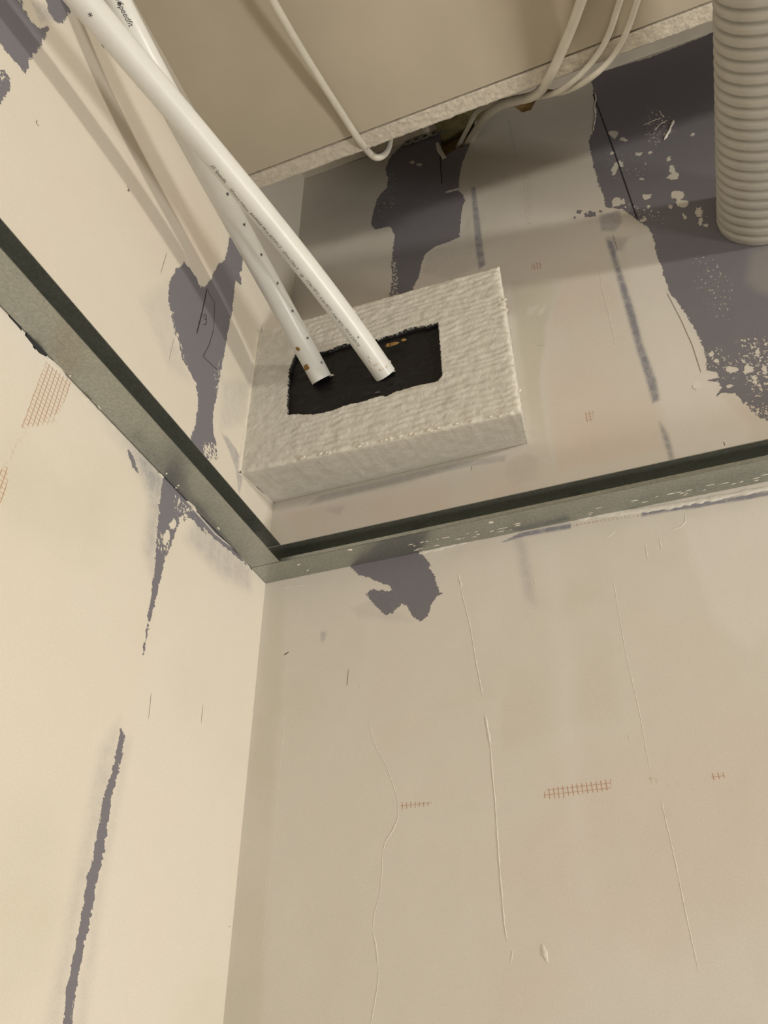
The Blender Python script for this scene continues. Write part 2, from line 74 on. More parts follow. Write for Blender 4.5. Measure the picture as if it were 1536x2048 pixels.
 'back_mark': [[[[417.3,653.9],[419.1,507.2],[418.8,371.6]],1.5],[[[208.0,642.2],[207.1,598.8],[206.7,565.4]],1.4],[[[422.6,245.5],[426.5,203.3],[428.4,165.9],[427.6,131.0]],0.8],[[[290.0,221.6],[297.1,217.3]],0.5],[[[88.0,-102.5],[87.0,-117.7]],0.6],[[[209.9,84.7],[209.5,79.3]],0.9],[[[426.0,48.1],[426.2,44.2]],1.0],[[[390.2,358.8],[390.2,331.8]],0.7],[[[25.7,-78.9],[30.5,-76.8]],1.2],[[[25.2,706.9],[65.5,700.1],[112.6,698.1]],1.2]],
 'left_mark': [[[[167.1,240.8],[167.4,204.8],[169.0,172.7]],1.4],[[[166.6,242.3],[162.6,237.9],[152.1,238.0],[147.8,216.0],[145.8,203.6],[148.4,179.5],[153.9,158.1],[138.6,162.0],[127.3,165.2]],0.7],[[[161.3,209.6],[163.9,205.2],[163.7,201.0],[160.3,202.0],[160.0,208.1],[161.3,209.6]],0.7],[[[161.0,208.5],[158.2,200.8],[159.7,195.6],[163.5,192.8]],0.8],[[[171.2,201.9],[169.2,204.9],[169.1,200.7]],0.6],[[[170.3,195.0],[170.6,192.6]],0.6],[[[230.1,215.9],[231.1,183.9]],0.6],[[[196.9,137.4],[197.0,109.8]],0.35],[[[292.6,224.1],[289.8,224.0],[290.6,219.8],[288.2,223.4]],0.9],[[[381.9,168.5],[381.6,164.9],[378.8,165.8]],0.8],[[[141.4,-166.6],[139.3,-183.7]],0.5],[[[76.7,-150.5],[76.1,-164.6]],0.5],[[[150.3,316.4],[129.8,325.7],[123.4,326.9]],0.5],[[[66.5,111.4],[58.6,83.0]],0.7]],
 'left_ridge': [[[[337.3,73.4],[328.4,71.2],[321.5,62.2]],0.9,0.5],[[[299.8,61.0],[283.2,61.8],[268.9,62.7],[256.3,65.1]],0.9,0.4],[[[131.6,-0.8],[93.9,-2.7],[59.7,1.8],[30.9,-0.4]],0.8,0.7],[[[4.9,-292.5],[1.4,-294.9]],2.5,1.2],[[[308.3,-1.0],[291.6,0.5]],1.4,1.4],[[[272.6,-1.5],[264.1,-2.3]],1.4,1.8],[[[181.1,-1.1],[174.2,-0.9]],1.6,2.2],[[[141.0,-0.1],[125.6,0.2]],1.8,2.4],[[[240.8,-1.0],[234.9,-0.8]],1.0,1.5],[[[63.6,163.8],[55.7,113.5]],1.6,1.0],[[[59.1,302.4],[58.3,204.4]],1.6,1.0]],
 'left_dent': [[349.0,4.0],[343.8,-0.4],[337.2,-0.5],[326.8,-1.9],[315.5,-3.6],[309.3,-1.0],[309.1,2.4],[330.6,2.0]],
 'notch': [[[213.7,629.6],[210.5,662.7],[210.9,697.3],[221.4,713.7],[231.7,724.9],[257.2,731.3],[262.6,706.4],[258.0,666.1],[248.6,635.7],[232.6,638.2]],[[313.4,701.4],[321.4,704.1],[337.3,709.4],[346.6,688.8],[337.2,668.2],[325.8,669.4],[320.4,682.7]]],
 'hole': [[47.9,227.6],[54.6,231.9],[66.5,222.7],[79.6,221.5],[87.5,219.9],[97.4,222.8],[106.8,222.8],[122.2,222.0],[139.0,216.1],[149.1,217.2],[158.7,216.3],[169.8,218.5],[182.3,217.8],[194.2,215.2],[204.9,214.5],[205.0,196.2],[205.0,177.2],[204.9,158.0],[205.0,140.7],[198.9,135.0],[191.7,136.3],[183.0,136.2],[174.2,136.7],[165.8,136.4],[158.4,136.4],[150.4,133.3],[143.4,135.7],[136.3,135.5],[125.7,133.9],[115.0,135.6],[107.8,134.8],[98.0,133.5],[82.4,133.5],[67.4,137.1],[57.5,141.0],[46.5,144.0],[44.6,162.3],[44.0,185.6],[43.9,203.8],[44.9,213.0]],
 'pipe_right': [[144.86,-70.1,172.9],[126.9,-125.19,193.27],[111.14,-184.08,211.07],[94.34,-241.25,222.78],[75.04,-321.71,224.33],[67.68,-357.33,224.48],[61.21,-393.28,222.04],[55.62,-428.9,217.9]],
 'pipe_left': [[77.8,-75.86,189.94],[69.96,-104.35,212.91],[64.52,-140.11,227.71],[60.71,-214.24,243.59],[57.4,-272.53,254.52],[53.91,-315.32,267.41],[48.22,-362.88,287.15],[45.44,-396.23,298.37]],
 'cable_left': [[127.96,-340.55,422.0],[129.26,-313.76,424.0],[134.29,-265.62,430.0],[140.88,-220.43,435.0],[146.98,-181.99,439.5],[152.11,-154.65,440.5],[153.83,-129.0,457.47],[159.61,-122.0,455.15],[165.99,-118.0,461.05],[170.12,-114.0,475.89],[172.71,-112.0,496.24],[174.9,-112.0,520.66]],
 'cable_thick': [[417.43,-243.25,430.0],[399.05,-209.8,435.0],[387.95,-189.82,438.0],[373.4,-168.04,439.5],[359.11,-149.25,440.0],[348.34,-131.0,454.91],[336.1,-122.0,465.27],[314.66,-105.0,504.74],[290.77,-75.0,556.61],[268.76,-30.0,617.81],[247.95,4.0,650.77],[240.22,20.0,672.92]],
 'cable_a': [[448.7,-230.67,433.0],[433.37,-196.34,437.0],[418.67,-165.51,440.5],[400.78,-146.97,441.5],[378.57,-136.0,438.5],[360.35,-125.0,450.44],[336.69,-98.0,510.51],[302.53,-72.0,577.12],[271.45,-46.0,624.73],[253.26,-22.0,637.54],[235.38,4.0,653.65],[228.7,20.0,674.95]],
 'cable_b': [[462.59,-224.85,435.0],[449.05,-190.16,438.0],[435.06,-161.86,440.5],[418.58,-142.92,441.5],[396.47,-136.0,433.51],[377.53,-126.0,445.51],[363.3,-115.0,469.1],[351.42,-105.0,504.35],[349.25,-100.0,539.47]],
 'text_right': [["JG Speedfit",[234.8,-2.05],[216.8,-2.135],4.2],["22mm x 2.0mm",[211.1,-2.17],[187.4,-2.305],3.6],["BARRIER PB to BS7291-2",[185.5,-2.197],[146.7,-2.11],3.6],["22mm Class S",[142.9,-2.108],[122.1,-2.102],3.6],["12 bar 20\u00b0C - 6 bar 82\u00b0C - 3 bar 92\u00b0C",[109.8,-2.086],[54.9,-2.071],3.4],["0214-230172",[52.1,-1.969],[31.2,-1.954],3.4]],
 'kite': [115.5,-2.202],
 'text_left': [["JG Speedfit",[343.7,-1.748],[319.6,-1.189],6.0]],
 'star_left': [[184.4,-0.637],[155.1,-0.627],[124.1,-0.567],[93.0,-0.528],[62.0,-0.537],[31.0,-0.505],[2.6,-0.437],[336.0,-1.136]],
 'star_right': [[38.8,-1.303],[364.4,-1.361],[343.6,-2.453],[309.5,-2.663],[278.3,-2.649]],
 'stain_left': [[25.8,-1.864],[5.2,-2.079]],
 'speck_right': [[17.0,-1.52],[13.3,-1.665],[7.6,-1.431],[0.9,-1.293],[0.0,-0.713],[6.6,-1.88],[57.7,0.345],[0.0,0.299]],
}

# ------------------------------------------------------------------ helpers
def link(name, me, mat=None, parent=None):
    o = bpy.data.objects.new(name, me)
    col.objects.link(o)
    if mat:
        me.materials.append(mat)
    if parent:
        o.parent = parent
    return o

def from_bm(name, bm, mat=None, parent=None, smooth=False):
    me = bpy.data.meshes.new(name)
    bm.normal_update()
    bm.to_mesh(me)
    bm.free()
    if smooth:
        me.polygons.foreach_set('use_smooth', [True] * len(me.polygons))
    return link(name, me, mat, parent)

def from_pd(name, verts, faces, mat=None, parent=None, smooth=False):
    me = bpy.data.meshes.new(name)
    me.from_pydata([tuple(v) for v in verts], [], faces)
    me.update()
    if smooth:
        me.polygons.foreach_set('use_smooth', [True] * len(me.polygons))
    return link(name, me, mat, parent)

def tag(o, label, cat, group=None):
    o['label'] = label
    o['category'] = cat
    if group:
        o['group'] = group
    return o

def structure(o):
    o['kind'] = 'structure'
    return o

def add_box(bm, lo, hi):
    x0, y0, z0 = lo
    x1, y1, z1 = hi
    v = [bm.verts.new(p) for p in ((x0, y0, z0), (x1, y0, z0), (x1, y1, z0), (x0, y1, z0),
                                   (x0, y0, z1), (x1, y0, z1), (x1, y1, z1), (x0, y1, z1))]
    for f in ((3, 2, 1, 0), (4, 5, 6, 7), (0, 1, 5, 4), (1, 2, 6, 5), (2, 3, 7, 6), (3, 0, 4, 7)):
        bm.faces.new([v[i] for i in f])

# ------------------------------------------------------------------ node helper
class NT:
    def __init__(self, name):
        self.mat = bpy.data.materials.new(name)
        self.mat.use_nodes = True
        self.t = self.mat.node_tree
        self.b = self.t.nodes['Principled BSDF']
        tc = self.t.nodes.new('ShaderNodeTexCoord')
        self.obj = tc.outputs['Object']
    def put(self, sock, v):
        if hasattr(v, 'is_linked') or isinstance(v, bpy.types.NodeSocket):
            self.t.links.new(v, sock)
        elif v is not None:
            sock.default_value = v
    def attr(self, name):
        n = self.t.nodes.new('ShaderNodeAttribute')
        n.attribute_name = name
        return n.outputs['Fac']
    def math(self, op, a, b=None, clamp=False):
        n = self.t.nodes.new('ShaderNodeMath')
        n.operation = op
        n.use_clamp = clamp
        self.put(n.inputs[0], a)
        if b is not None:
            self.put(n.inputs[1], b)
        return n.outputs[0]
    def noise(self, scale, detail=3, rough=0.5, vec=None, dist=0.0):
        n = self.t.nodes.new('ShaderNodeTexNoise')
        n.inputs['Scale'].default_value = scale
        n.inputs['Detail'].default_value = detail
        n.inputs['Roughness'].default_value = rough
        n.inputs['Distortion'].default_value = dist
        self.put(n.inputs['Vector'], vec or self.obj)
        return n.outputs['Fac']
    def step(self, v, lo, hi, a=0.0, b=1.0):
        n = self.t.nodes.new('ShaderNodeMapRange')
        n.interpolation_type = 'SMOOTHSTEP'
        self.put(n.inputs['Value'], v)
        n.inputs['From Min'].default_value = lo
        n.inputs['From Max'].default_value = hi
        n.inputs['To Min'].default_value = a
        n.inputs['To Max'].default_value = b
        return n.outputs[0]
    def mix(self, f, a, b):
        n = self.t.nodes.new('ShaderNodeMix')
        n.data_type = 'RGBA'
        self.put(n.inputs[0], f)
        for s, v in ((n.inputs[6], a), (n.inputs[7], b)):
            if isinstance(v, tuple):
                s.default_value = (*v, 1)
            else:
                self.t.links.new(v, s)
        return n.outputs[2]
    def scaled(self, sx, sy, sz, off=(0, 0, 0)):
        n = self.t.nodes.new('ShaderNodeMapping')
        n.inputs['Scale'].default_value = (sx, sy, sz)
        n.inputs['Location'].default_value = off
        self.t.links.new(self.obj, n.inputs['Vector'])
        return n.outputs[0]
    def sep(self):
        n = self.t.nodes.new('ShaderNodeSeparateXYZ')
        self.t.links.new(self.obj, n.inputs[0])
        return n.outputs
    def bump(self, h, dist=0.001, strength=1.0):
        n = self.t.nodes.new('ShaderNodeBump')
        n.inputs['Distance'].default_value = dist
        n.inputs['Strength'].default_value = strength
        self.put(n.inputs['Height'], h)
        self.t.links.new(n.outputs[0], self.b.inputs['Normal'])
    def done(self, color=None, rough=0.8, metal=0.0, spec=0.3):
        if isinstance(color, tuple):
            self.b.inputs['Base Color'].default_value = (*color, 1)
        elif color is not None:
            self.t.links.new(color, self.b.inputs['Base Color'])
        self.put(self.b.inputs['Roughness'], rough)
        self.put(self.b.inputs['Metallic'], metal)
        self.b.inputs['Specular IOR Level'].default_value = spec
        return self.mat

CREAM = (0.735, 0.683, 0.600)
PAINT = (0.205, 0.195, 0.222)

def wall_material(name, axis, cream):
    """plaster skim over blue-grey paint; masks are float attributes measured on the wall"""
    n = NT(name)
    fine = n.noise(900, 2, 0.6)
    rag1 = n.noise(480, 4, 0.65)
    rag2 = n.noise(170, 3, 0.55)
    cloud = n.noise(7, 3, 0.5)
    # base cream with slow tone drift
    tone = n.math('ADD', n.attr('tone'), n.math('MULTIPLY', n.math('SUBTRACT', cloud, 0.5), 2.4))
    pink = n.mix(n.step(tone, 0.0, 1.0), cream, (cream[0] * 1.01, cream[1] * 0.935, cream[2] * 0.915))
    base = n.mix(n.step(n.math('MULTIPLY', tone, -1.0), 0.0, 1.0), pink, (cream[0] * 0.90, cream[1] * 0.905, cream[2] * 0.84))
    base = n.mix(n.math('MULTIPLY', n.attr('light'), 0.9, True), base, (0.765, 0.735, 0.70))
    base = n.mix(n.step(n.noise(16, 4, 0.65), 0.45, 0.8, 0.0, 0.16), base, (0.77, 0.735, 0.675))
    # thin smears where the paint grins through
    hz = n.math('MULTIPLY', n.attr('haze'), n.step(n.math('ADD', n.noise(800, 3, 0.7), n.math('MULTIPLY', n.noise(110, 4, 0.6), 0.9)), 0.70, 1.20, 0.55, 1.25))
    base = n.mix(n.math('MAXIMUM', n.math('MINIMUM', hz, 0.9), 0.0), base, (0.225, 0.225, 0.275))
    # scrim tape threads
    s = n.sep()
    u = s[0] if axis == 'x' else s[1]
    def thread(c, pitch, w):
        f = n.math('FRACT', n.math('DIVIDE', n.math('ADD', c, n.math('MULTIPLY', n.math('SUBTRACT', rag2, 0.5), 0.0008)), pitch))
        return n.math('SUBTRACT', 1.0, n.step(n.math('ABSOLUTE', n.math('SUBTRACT', f, 0.5)), w, w * 1.8))
    th = n.math('MAXIMUM', thread(u, 0.0033, 0.075), n.math('MULTIPLY', thread(s[2], 0.0033, 0.06), 0.75))
    worn = n.step(n.math('ADD', n.attr('scrim'), n.math('MULTIPLY', n.math('SUBTRACT', n.noise(260, 3, 0.6), 0.5), 0.9)), 0.3, 0.75)
    base = n.mix(n.math('MULTIPLY', worn, 0.07), base, (0.70, 0.44, 0.30))
    base = n.mix(n.math('MULTIPLY', n.math('MULTIPLY', worn, th), 0.72), base, (0.40, 0.20, 0.10))
    # bare paint with ragged edge and dry flecks of plaster
    edge = n.math('ADD', n.attr('paint'), n.math('ADD', n.math('MULTIPLY', n.math('SUBTRACT', rag1, 0.5), 6.0),
                                              n.math('MULTIPLY', n.math('SUBTRACT', rag2, 0.5), 6.0)))
    pm = n.step(edge, -0.18, 0.18)
    fl = n.math('ADD', n.noise(330, 4, 0.62, n.scaled(1, 1, 0.8) ), n.math('MULTIPLY', n.attr('fleck'), 0.30))
    fm = n.math('MULTIPLY', n.step(fl, 0.72, 0.745), n.step(n.attr('fleck'), 0.02, 0.12))
    pm = n.math('MULTIPLY', pm, n.math('SUBTRACT', 1.0, fm))
    scuff = n.step(n.noise(60, 5, 0.7), 0.52, 0.85, 0.0, 0.35)
    paint = n.mix(scuff, PAINT, (0.27, 0.25, 0.265))
    paint = n.mix(n.math('MULTIPLY', n.step(n.math('MULTIPLY', n.attr('haze'), -1.0), 0.0, 0.6), 1.0), paint, (0.36, 0.34, 0.33))
    c = n.mix(pm, base, paint)
    g = n.step(fine, 0.25, 0.75, 0.965, 1.035)
    mul = n.t.nodes.new('ShaderNodeMix')
    mul.data_type = 'RGBA'
    mul.blend_type = 'MULTIPLY'
    mul.inputs[0].default_value = 1.0
    n.t.links.new(c, mul.inputs[6])
    comb = n.t.nodes.new('ShaderNodeCombineColor')
    for i in range(3):
        n.t.links.new(g, comb.inputs[i])
    n.t.links.new(comb.outputs[0], mul.inputs[7])
    h = n.math('ADD', n.math('MULTIPLY', n.math('SUBTRACT', 1.0, pm), 0.9), n.math('MULTIPLY', fine, 0.10))
    h = n.math('ADD', h, n.math('MULTIPLY', n.noise(25, 3, 0.5), 1.1))
    n.bump(h, 0.001, 0.8)
    return n.done(mul.outputs[2], 0.82, 0.0, 0.2)

def plain(name, color, rough=0.8, metal=0.0, nscale=300, amount=0.12, bump=0.0, spec=0.3, bscale=None):
    n = NT(name)
    k = n.noise(nscale, 4, 0.6)
    c = n.mix(n.step(k, 0.3, 0.7), tuple(v * (1 - amount) for v in color), tuple(min(1, v * (1 + amount)) for v in color))
    if bump:
        n.bump(n.noise(bscale or nscale, 4, 0.6), bump, 1.0)
    return n.done(c, rough, metal, spec)

def galvanised():
    n = NT('galvanised_steel')
    a = n.noise(420, 3, 0.6)
    b = n.noise(60, 4, 0.6)
    c = n.mix(n.step(a, 0.3, 0.7), (0.36, 0.375, 0.345), (0.46, 0.475, 0.44))
    c = n.mix(n.step(b, 0.45, 0.75, 0.0, 0.35), c, (0.34, 0.36, 0.34))
    n.bump(n.noise(900, 2, 0.5), 0.0001, 0.5)
    return n.done(c, n.step(b, 0.3, 0.7, 0.30, 0.42), 0.85, 0.5)

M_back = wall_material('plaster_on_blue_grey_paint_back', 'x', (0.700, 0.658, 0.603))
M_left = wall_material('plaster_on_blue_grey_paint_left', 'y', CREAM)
M_ridge = plain('raised_plaster', (0.76, 0.71, 0.62), 0.85, nscale=500, amount=0.05, bump=0.0004)
M_ridge_back = plain('raised_plaster_back', (0.735, 0.70, 0.645), 0.85, nscale=500, amount=0.05, bump=0.0003)
M_board = plain('plasterboard_paper', (0.55, 0.485, 0.385), 0.8, nscale=5, amount=0.05)
M_strip = plain('scored_plaster_edge', (0.66, 0.60, 0.51), 0.9, nscale=250, amount=0.10, bump=0.0016, bscale=160)
M_slab = plain('upper_soffit', (0.62, 0.56, 0.47), 0.9, nscale=40, amount=0.06)
M_steel = galvanised()
M_pipe = plain('white_plastic', (0.80, 0.80, 0.775), 0.33, nscale=30, amount=0.03, spec=0.5)
M_cable = plain('white_cable_sheath', (0.78, 0.74, 0.65), 0.45, nscale=80, amount=0.04, spec=0.4)
M_hose = plain('grey_duct_plastic', (0.49, 0.47, 0.425), 0.5, nscale=60, amount=0.04, spec=0.4)
M_ink = plain('black_print', (0.035, 0.03, 0.035), 0.6, nscale=300, amount=0.2)
M_greyink = plain('grey_print', (0.13, 0.125, 0.13), 0.6, nscale=900, amount=0.4)
M_pencil = plain('grey_pencil', (0.33, 0.30, 0.265), 0.8)
M_mark = plain('black_pen', (0.03, 0.03, 0.04), 0.7)
M_brown = plain('brown_foam', (0.30, 0.17, 0.05), 0.6, nscale=400, amount=0.3)
M_timber = plain('brown_timber', (0.40, 0.26, 0.11), 0.8, nscale=90, amount=0.25)
M_olive = plain('dark_cavity_cover', (0.13, 0.105, 0.045), 0.85, nscale=90, amount=0.25)  # cavity darkness put into the colour of the added cover block
M_dust = plain('room_plaster', (0.64, 0.62, 0.585), 0.9, nscale=6, amount=0.05)
M_floor = plain('concrete_floor', (0.36, 0.34, 0.31), 0.9, nscale=8, amount=0.1)

def batt_material():
    n = NT('white_fire_coating')
    k = n.noise(120, 4, 0.6)
    c = n.mix(n.step(k, 0.35, 0.7), (0.66, 0.635, 0.575), (0.74, 0.715, 0.66))
    c = n.mix(n.step(n.noise(18, 3, 0.6), 0.5, 0.8, 0.0, 0.35), c, (0.62, 0.60, 0.535))
    c = n.mix(n.math('MULTIPLY', n.attr('crust'), 0.7), c, (0.80, 0.76, 0.66))
    c = n.mix(n.attr('grime'), c, (0.45, 0.44, 0.40))
    black = n.step(n.math('ADD', n.attr('hole'), n.math('MULTIPLY', n.math('SUBTRACT', n.noise(420, 3, 0.6), 0.5), 3.2)), -0.5, 0.4)
    c = n.mix(black, c, (0.018, 0.017, 0.018))
    n.bump(n.noise(260, 4, 0.6), 0.0011, 0.8)
    return n.done(c, 0.85, 0.0, 0.25)
M_batt = batt_material()

def mastic_material():
    n = NT('black_mastic')
    k = n.noise(50, 5, 0.7, n.scaled(1, 1, 4.0))
    c = n.mix(n.step(k, 0.58, 0.78), (0.010, 0.009, 0.009), (0.055, 0.052, 0.05))
    n.bump(n.noise(90, 4, 0.6), 0.0012, 0.8)
    return n.done(c, 0.45, 0.0, 0.3)
M_mastic = mastic_material()

# ------------------------------------------------------------------ distance fields on a wall
def sdf(U, V, poly, far):
    """signed distance in mm, positive inside; -far outside the polygon's neighbourhood"""
    P = np.array(poly, float)
    out = np.full(U.shape, -far)
    lo, hi = P.min(0) - far, P.max(0) + far
    sel = np.nonzero((U > lo[0]) & (U < hi[0]) & (V > lo[1]) & (V < hi[1]))[0]
    if len(sel) == 0:
        return out
    x, y = U[sel], V[sel]
    d = np.full(len(sel), 1e9)
    ins = np.zeros(len(sel), bool)
    for (ax, ay), (bx, by) in zip(P, np.roll(P, -1, 0)):
        ex, ey = bx - ax, by - ay
        t = np.clip(((x - ax) * ex + (y - ay) * ey) / max(ex * ex + ey * ey, 1e-9), 0, 1)
        d = np.minimum(d, (x - ax - t * ex) ** 2 + (y - ay - t * ey) ** 2)
        if ay != by:
            ins ^= ((ay > y) != (by > y)) & (x < (bx - ax) * (y - ay) / (by - ay) + ax)
    d = np.sqrt(d)
    out[sel] = np.maximum(np.where(ins, d, -d), -far)
    return out

def smooth(a, lo, hi):
    t = np.clip((a - lo) / (hi - lo), 0, 1)
    return t * t * (3 - 2 * t)

def union(U, V, polys, far=14.0):
    r = np.full(U.shape, -far)
    for p in polys:
        r = np.maximum(r, sdf(U, V, p, far))
    return r

def zones(U, V, lst):
    r = np.zeros(U.shape)
    for p, k, soft in lst:
        r += k * smooth(sdf(U, V, p, soft * 2.5 + 4), -soft, soft)
    return r

def build_wall(name, us, vs, place, key, mat, notch=None, dent=None):
    U, V = np.meshgrid(us, vs)
    nu, nv = len(us), len(vs)
    u, v = U.ravel().copy(), V.ravel().copy()
    paint = union(u, v, DATA[key + '_paint'])
    isl = union(u, v, DATA.get(key + '_island', []), 14.0)
    paint = np.minimum(paint, -isl)
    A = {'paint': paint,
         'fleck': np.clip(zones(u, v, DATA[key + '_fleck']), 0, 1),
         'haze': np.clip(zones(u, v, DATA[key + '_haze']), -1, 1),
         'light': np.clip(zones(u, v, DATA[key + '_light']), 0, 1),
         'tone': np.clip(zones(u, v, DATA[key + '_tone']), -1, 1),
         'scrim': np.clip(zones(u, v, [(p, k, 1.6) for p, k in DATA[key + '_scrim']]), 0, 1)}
    depth = np.zeros(u.shape)
    keep = np.ones((nv - 1) * (nu - 1), bool)
    ii, jj = np.meshgrid(np.arange(nu - 1), np.arange(nv - 1))
    a = (jj * nu + ii).ravel()
    quads = np.stack([a, a + 1, a + nu + 1, a + nu], 1)
    if notch:
        s = union(u, v, notch, 14.0)
        e = 0.5
        near = np.nonzero(np.abs(s) < 1.3)[0]
        gx = union(u[near] + e, v[near], notch) - union(u[near] - e, v[near], notch)
        gy = union(u[near], v[near] + e, notch) - union(u[near], v[near] - e, notch)
        g = np.maximum(np.hypot(gx, gy), 1e-6)
        u[near] -= s[near] * gx / g
        v[near] -= s[near] * gy / g
        s[near] = 0
        keep = ~((s[quads] >= 0).all(1) & (s[quads] > 0).any(1))
    if dent:
        s = sdf(u, v, dent, 8.0)
        depth = 3.2 * smooth(s, -0.6, 0.9)
    quads = quads[keep]
    co = place(u / 1000, v / 1000, depth / 1000)
    me = bpy.data.meshes.new(name)
    nq = len(quads)
    me.vertices.add(len(u))
    me.vertices.foreach_set('co', co.astype(np.float32).ravel())
    me.loops.add(nq * 4)
    me.loops.foreach_set('vertex_index', quads.astype(np.int32).ravel())
    me.polygons.add(nq)
    me.polygons.foreach_set('loop_start', np.arange(0, nq * 4, 4, dtype=np.int32))
    me.update(calc_edges=True)
    for k, arr in A.items():
        at = me.attributes.new(k, 'FLOAT', 'POINT')
        at.data.foreach_set('value', arr.astype(np.float32))
    return structure(link(name, me, mat))

def axis_grid(lo, f0, f1, hi, step, coarse=80.0):
    a = np.arange(lo, f0, coarse)
    b = np.arange(f0, f1, step)
    c = np.arange(f1, hi, coarse)
    return np.concatenate([a, b, c, [hi]])

# ------------------------------------------------------------------ room shell
FLOOR_Z, ROOM_X, ROOM_Y, TOP_Z, BOARD_Z = -2.10, 2.6, -3.0, 0.70, 0.446

wall_back = build_wall('wall_back', axis_grid(0, 0, 660, 2600, 1.5), axis_grid(-2100, -380, 700, 700.5, 1.5),
                       lambda a, b, d: np.stack([a, d, b], 1), 'back', M_back, notch=DATA['notch'])
wall_left = build_wall('wall_left', axis_grid(0, 0, 460, 3000, 1.5), axis_grid(-2100, -380, 520, 700, 1.5),
                       lambda a, b, d: np.stack([-d, -a, b], 1), 'left', M_left, notch=[DATA['left_dent']])
# faces of the left wall look to +x
for poly_wall in (wall_left,):
    poly_wall.data.flip_normals()

def slab(name, lo, hi, mat, parent=None):
    bm = bmesh.new()
    add_box(bm, lo, hi)
    return from_bm(name, bm, mat, parent)

structure(slab('floor', (-0.1, ROOM_Y - 0.1, FLOOR_Z - 0.1), (ROOM_X + 0.1, 0.1, FLOOR_Z), M_floor))
structure(slab('wall_right', (ROOM_X, ROOM_Y, FLOOR_Z), (ROOM_X + 0.1, 0.0, TOP_Z), M_dust))
structure(slab('wall_front', (0.0, ROOM_Y - 0.1, FLOOR_Z), (ROOM_X, ROOM_Y, TOP_Z), M_dust))
structure(slab('ceiling.001', (-0.02, ROOM_Y - 0.1, TOP_Z), (ROOM_X + 0.1, 0.1, TOP_Z + 0.1), M_slab))

# the lower plasterboard stops short of the back wall; a scored strip runs along its free edge
ceiling = structure(slab('ceiling', (0.0, ROOM_Y, BOARD_Z), (ROOM_X, -0.1580, BOARD_Z + 0.0125), M_board))
for v in ceiling.data.vertices:
    if v.co.y > -1:
        v.co.y -= 0.0068 * v.co.x

def edge_strip():
    nx, ny = 700, 12
    
    vs, fs = [], []
    for j in range(ny + 1):
        for i in range(nx + 1):
            x = i / nx * 1.2
            t = j / ny
            y0, y1 = -0.1554 - 0.0068 * x, -0.1380 - 0.0095 * x
            y = y0 + (y1 - y0) * t
            w = mnoise.noise(Vector((x * 140, y * 300, 1.3)))
            if t > 0.95:
                y += 0.0010 * mnoise.noise(Vector((x * 90, 3.1, 0))) + 0.0008 * mnoise.noise(Vector((x * 300, 7.1, 0)))
            z = BOARD_Z + 0.0005 * w + 0.0004 * mnoise.noise(Vector((x * 420, y * 500, 5)))
            vs.append((x, y, z))
    W = nx + 1
    for j in range(ny):
        for i in range(nx):
            a = j * W + i
            fs.append((a, a + W, a + W + 1, a + 1))
    # edge thickness upwards
    base = ny * W
    off = len(vs)
    for i in range(W):
        x, y, z = vs[base + i]
        vs.append((x, y - 0.0005, BOARD_Z + 0.0125))
    for i in range(nx):
        fs.append((base + i, off + i, off + i + 1, base + i + 1))
    off2 = len(vs)
    for i in range(W):
        x, y, z = vs[i]
        vs.append((x, y, BOARD_Z + 0.0125))
    for i in range(nx):
        fs.append((off2 + i, i, i + 1, off2 + i + 1))
        fs.append((off + i, off2 + i, off2 + i + 1, off + i + 1))
    return from_pd('edge_strip', vs, fs, M_strip, ceiling, True)
strip = edge_strip()
strip['label'] = 'rough scored plaster strip along the free edge'

# ------------------------------------------------------------------ ribbons on walls
def resample(pts, step):
    P = [Vector((p[0], p[1])) for p in pts]
    out = [P[0]]
    for a, b in zip(P, P[1:]):
        L = (b - a).length
        k = max(1, int(L / step))
        for i in range(1, k + 1):
            out.append(a.lerp(b, i / k))
    return out

def place_back(u, v, h):
    return (u / 1000, -h / 1000, v / 1000)

def place_left(u, v, h):
    return (h / 1000, -u / 1000, v / 1000)

def ribbon(name, pts, width, height, place, mat, parent, rough=0.0, dome=True, seed=0):
    P = resample(pts, 2.0)
    n = len(P)
    prof = [(-0.5, 0.0), (-0.32, 0.8), (0, 1.0), (0.32, 0.8), (0.5, 0.0)] if dome else [(-0.5, 1.0), (0.5, 1.0)]
    vs, fs = [], []
    for i, p in enumerate(P):
        a, b = P[max(0, i - 1)], P[min(n - 1, i + 1)]
        t = (b - a).normalized() if (b - a).length > 1e-6 else Vector((1, 0))
        nn = Vector((-t.y, t.x))
        w = width * (1 + rough * mnoise.noise(Vector((i * 0.45, seed * 3.7, 0.5))))
        end = min(1.0, 0.45 + 0.3 * min(i, n - 1 - i))
        wob = rough * width * 0.25 * mnoise.noise(Vector((i * 0.3, seed * 1.7, 9.0)))
        for s, h in prof:
            q = p + nn * (s * w * end + wob)
            vs.append(place(q.x, q.y, h * height * (end if dome else 1.0) * (1 + 0.5 * rough * mnoise.noise(Vector((i * 0.6, seed, s * 3)))) if h else (0.0 if dome else height)))
    k = len(prof)
    for i in range(n - 1):
        for j in range(k - 1):
            a = i * k + j
            fs.append((a, a + 1, a + k + 1, a + k))
    return from_pd(name, vs, fs, mat, parent, dome)

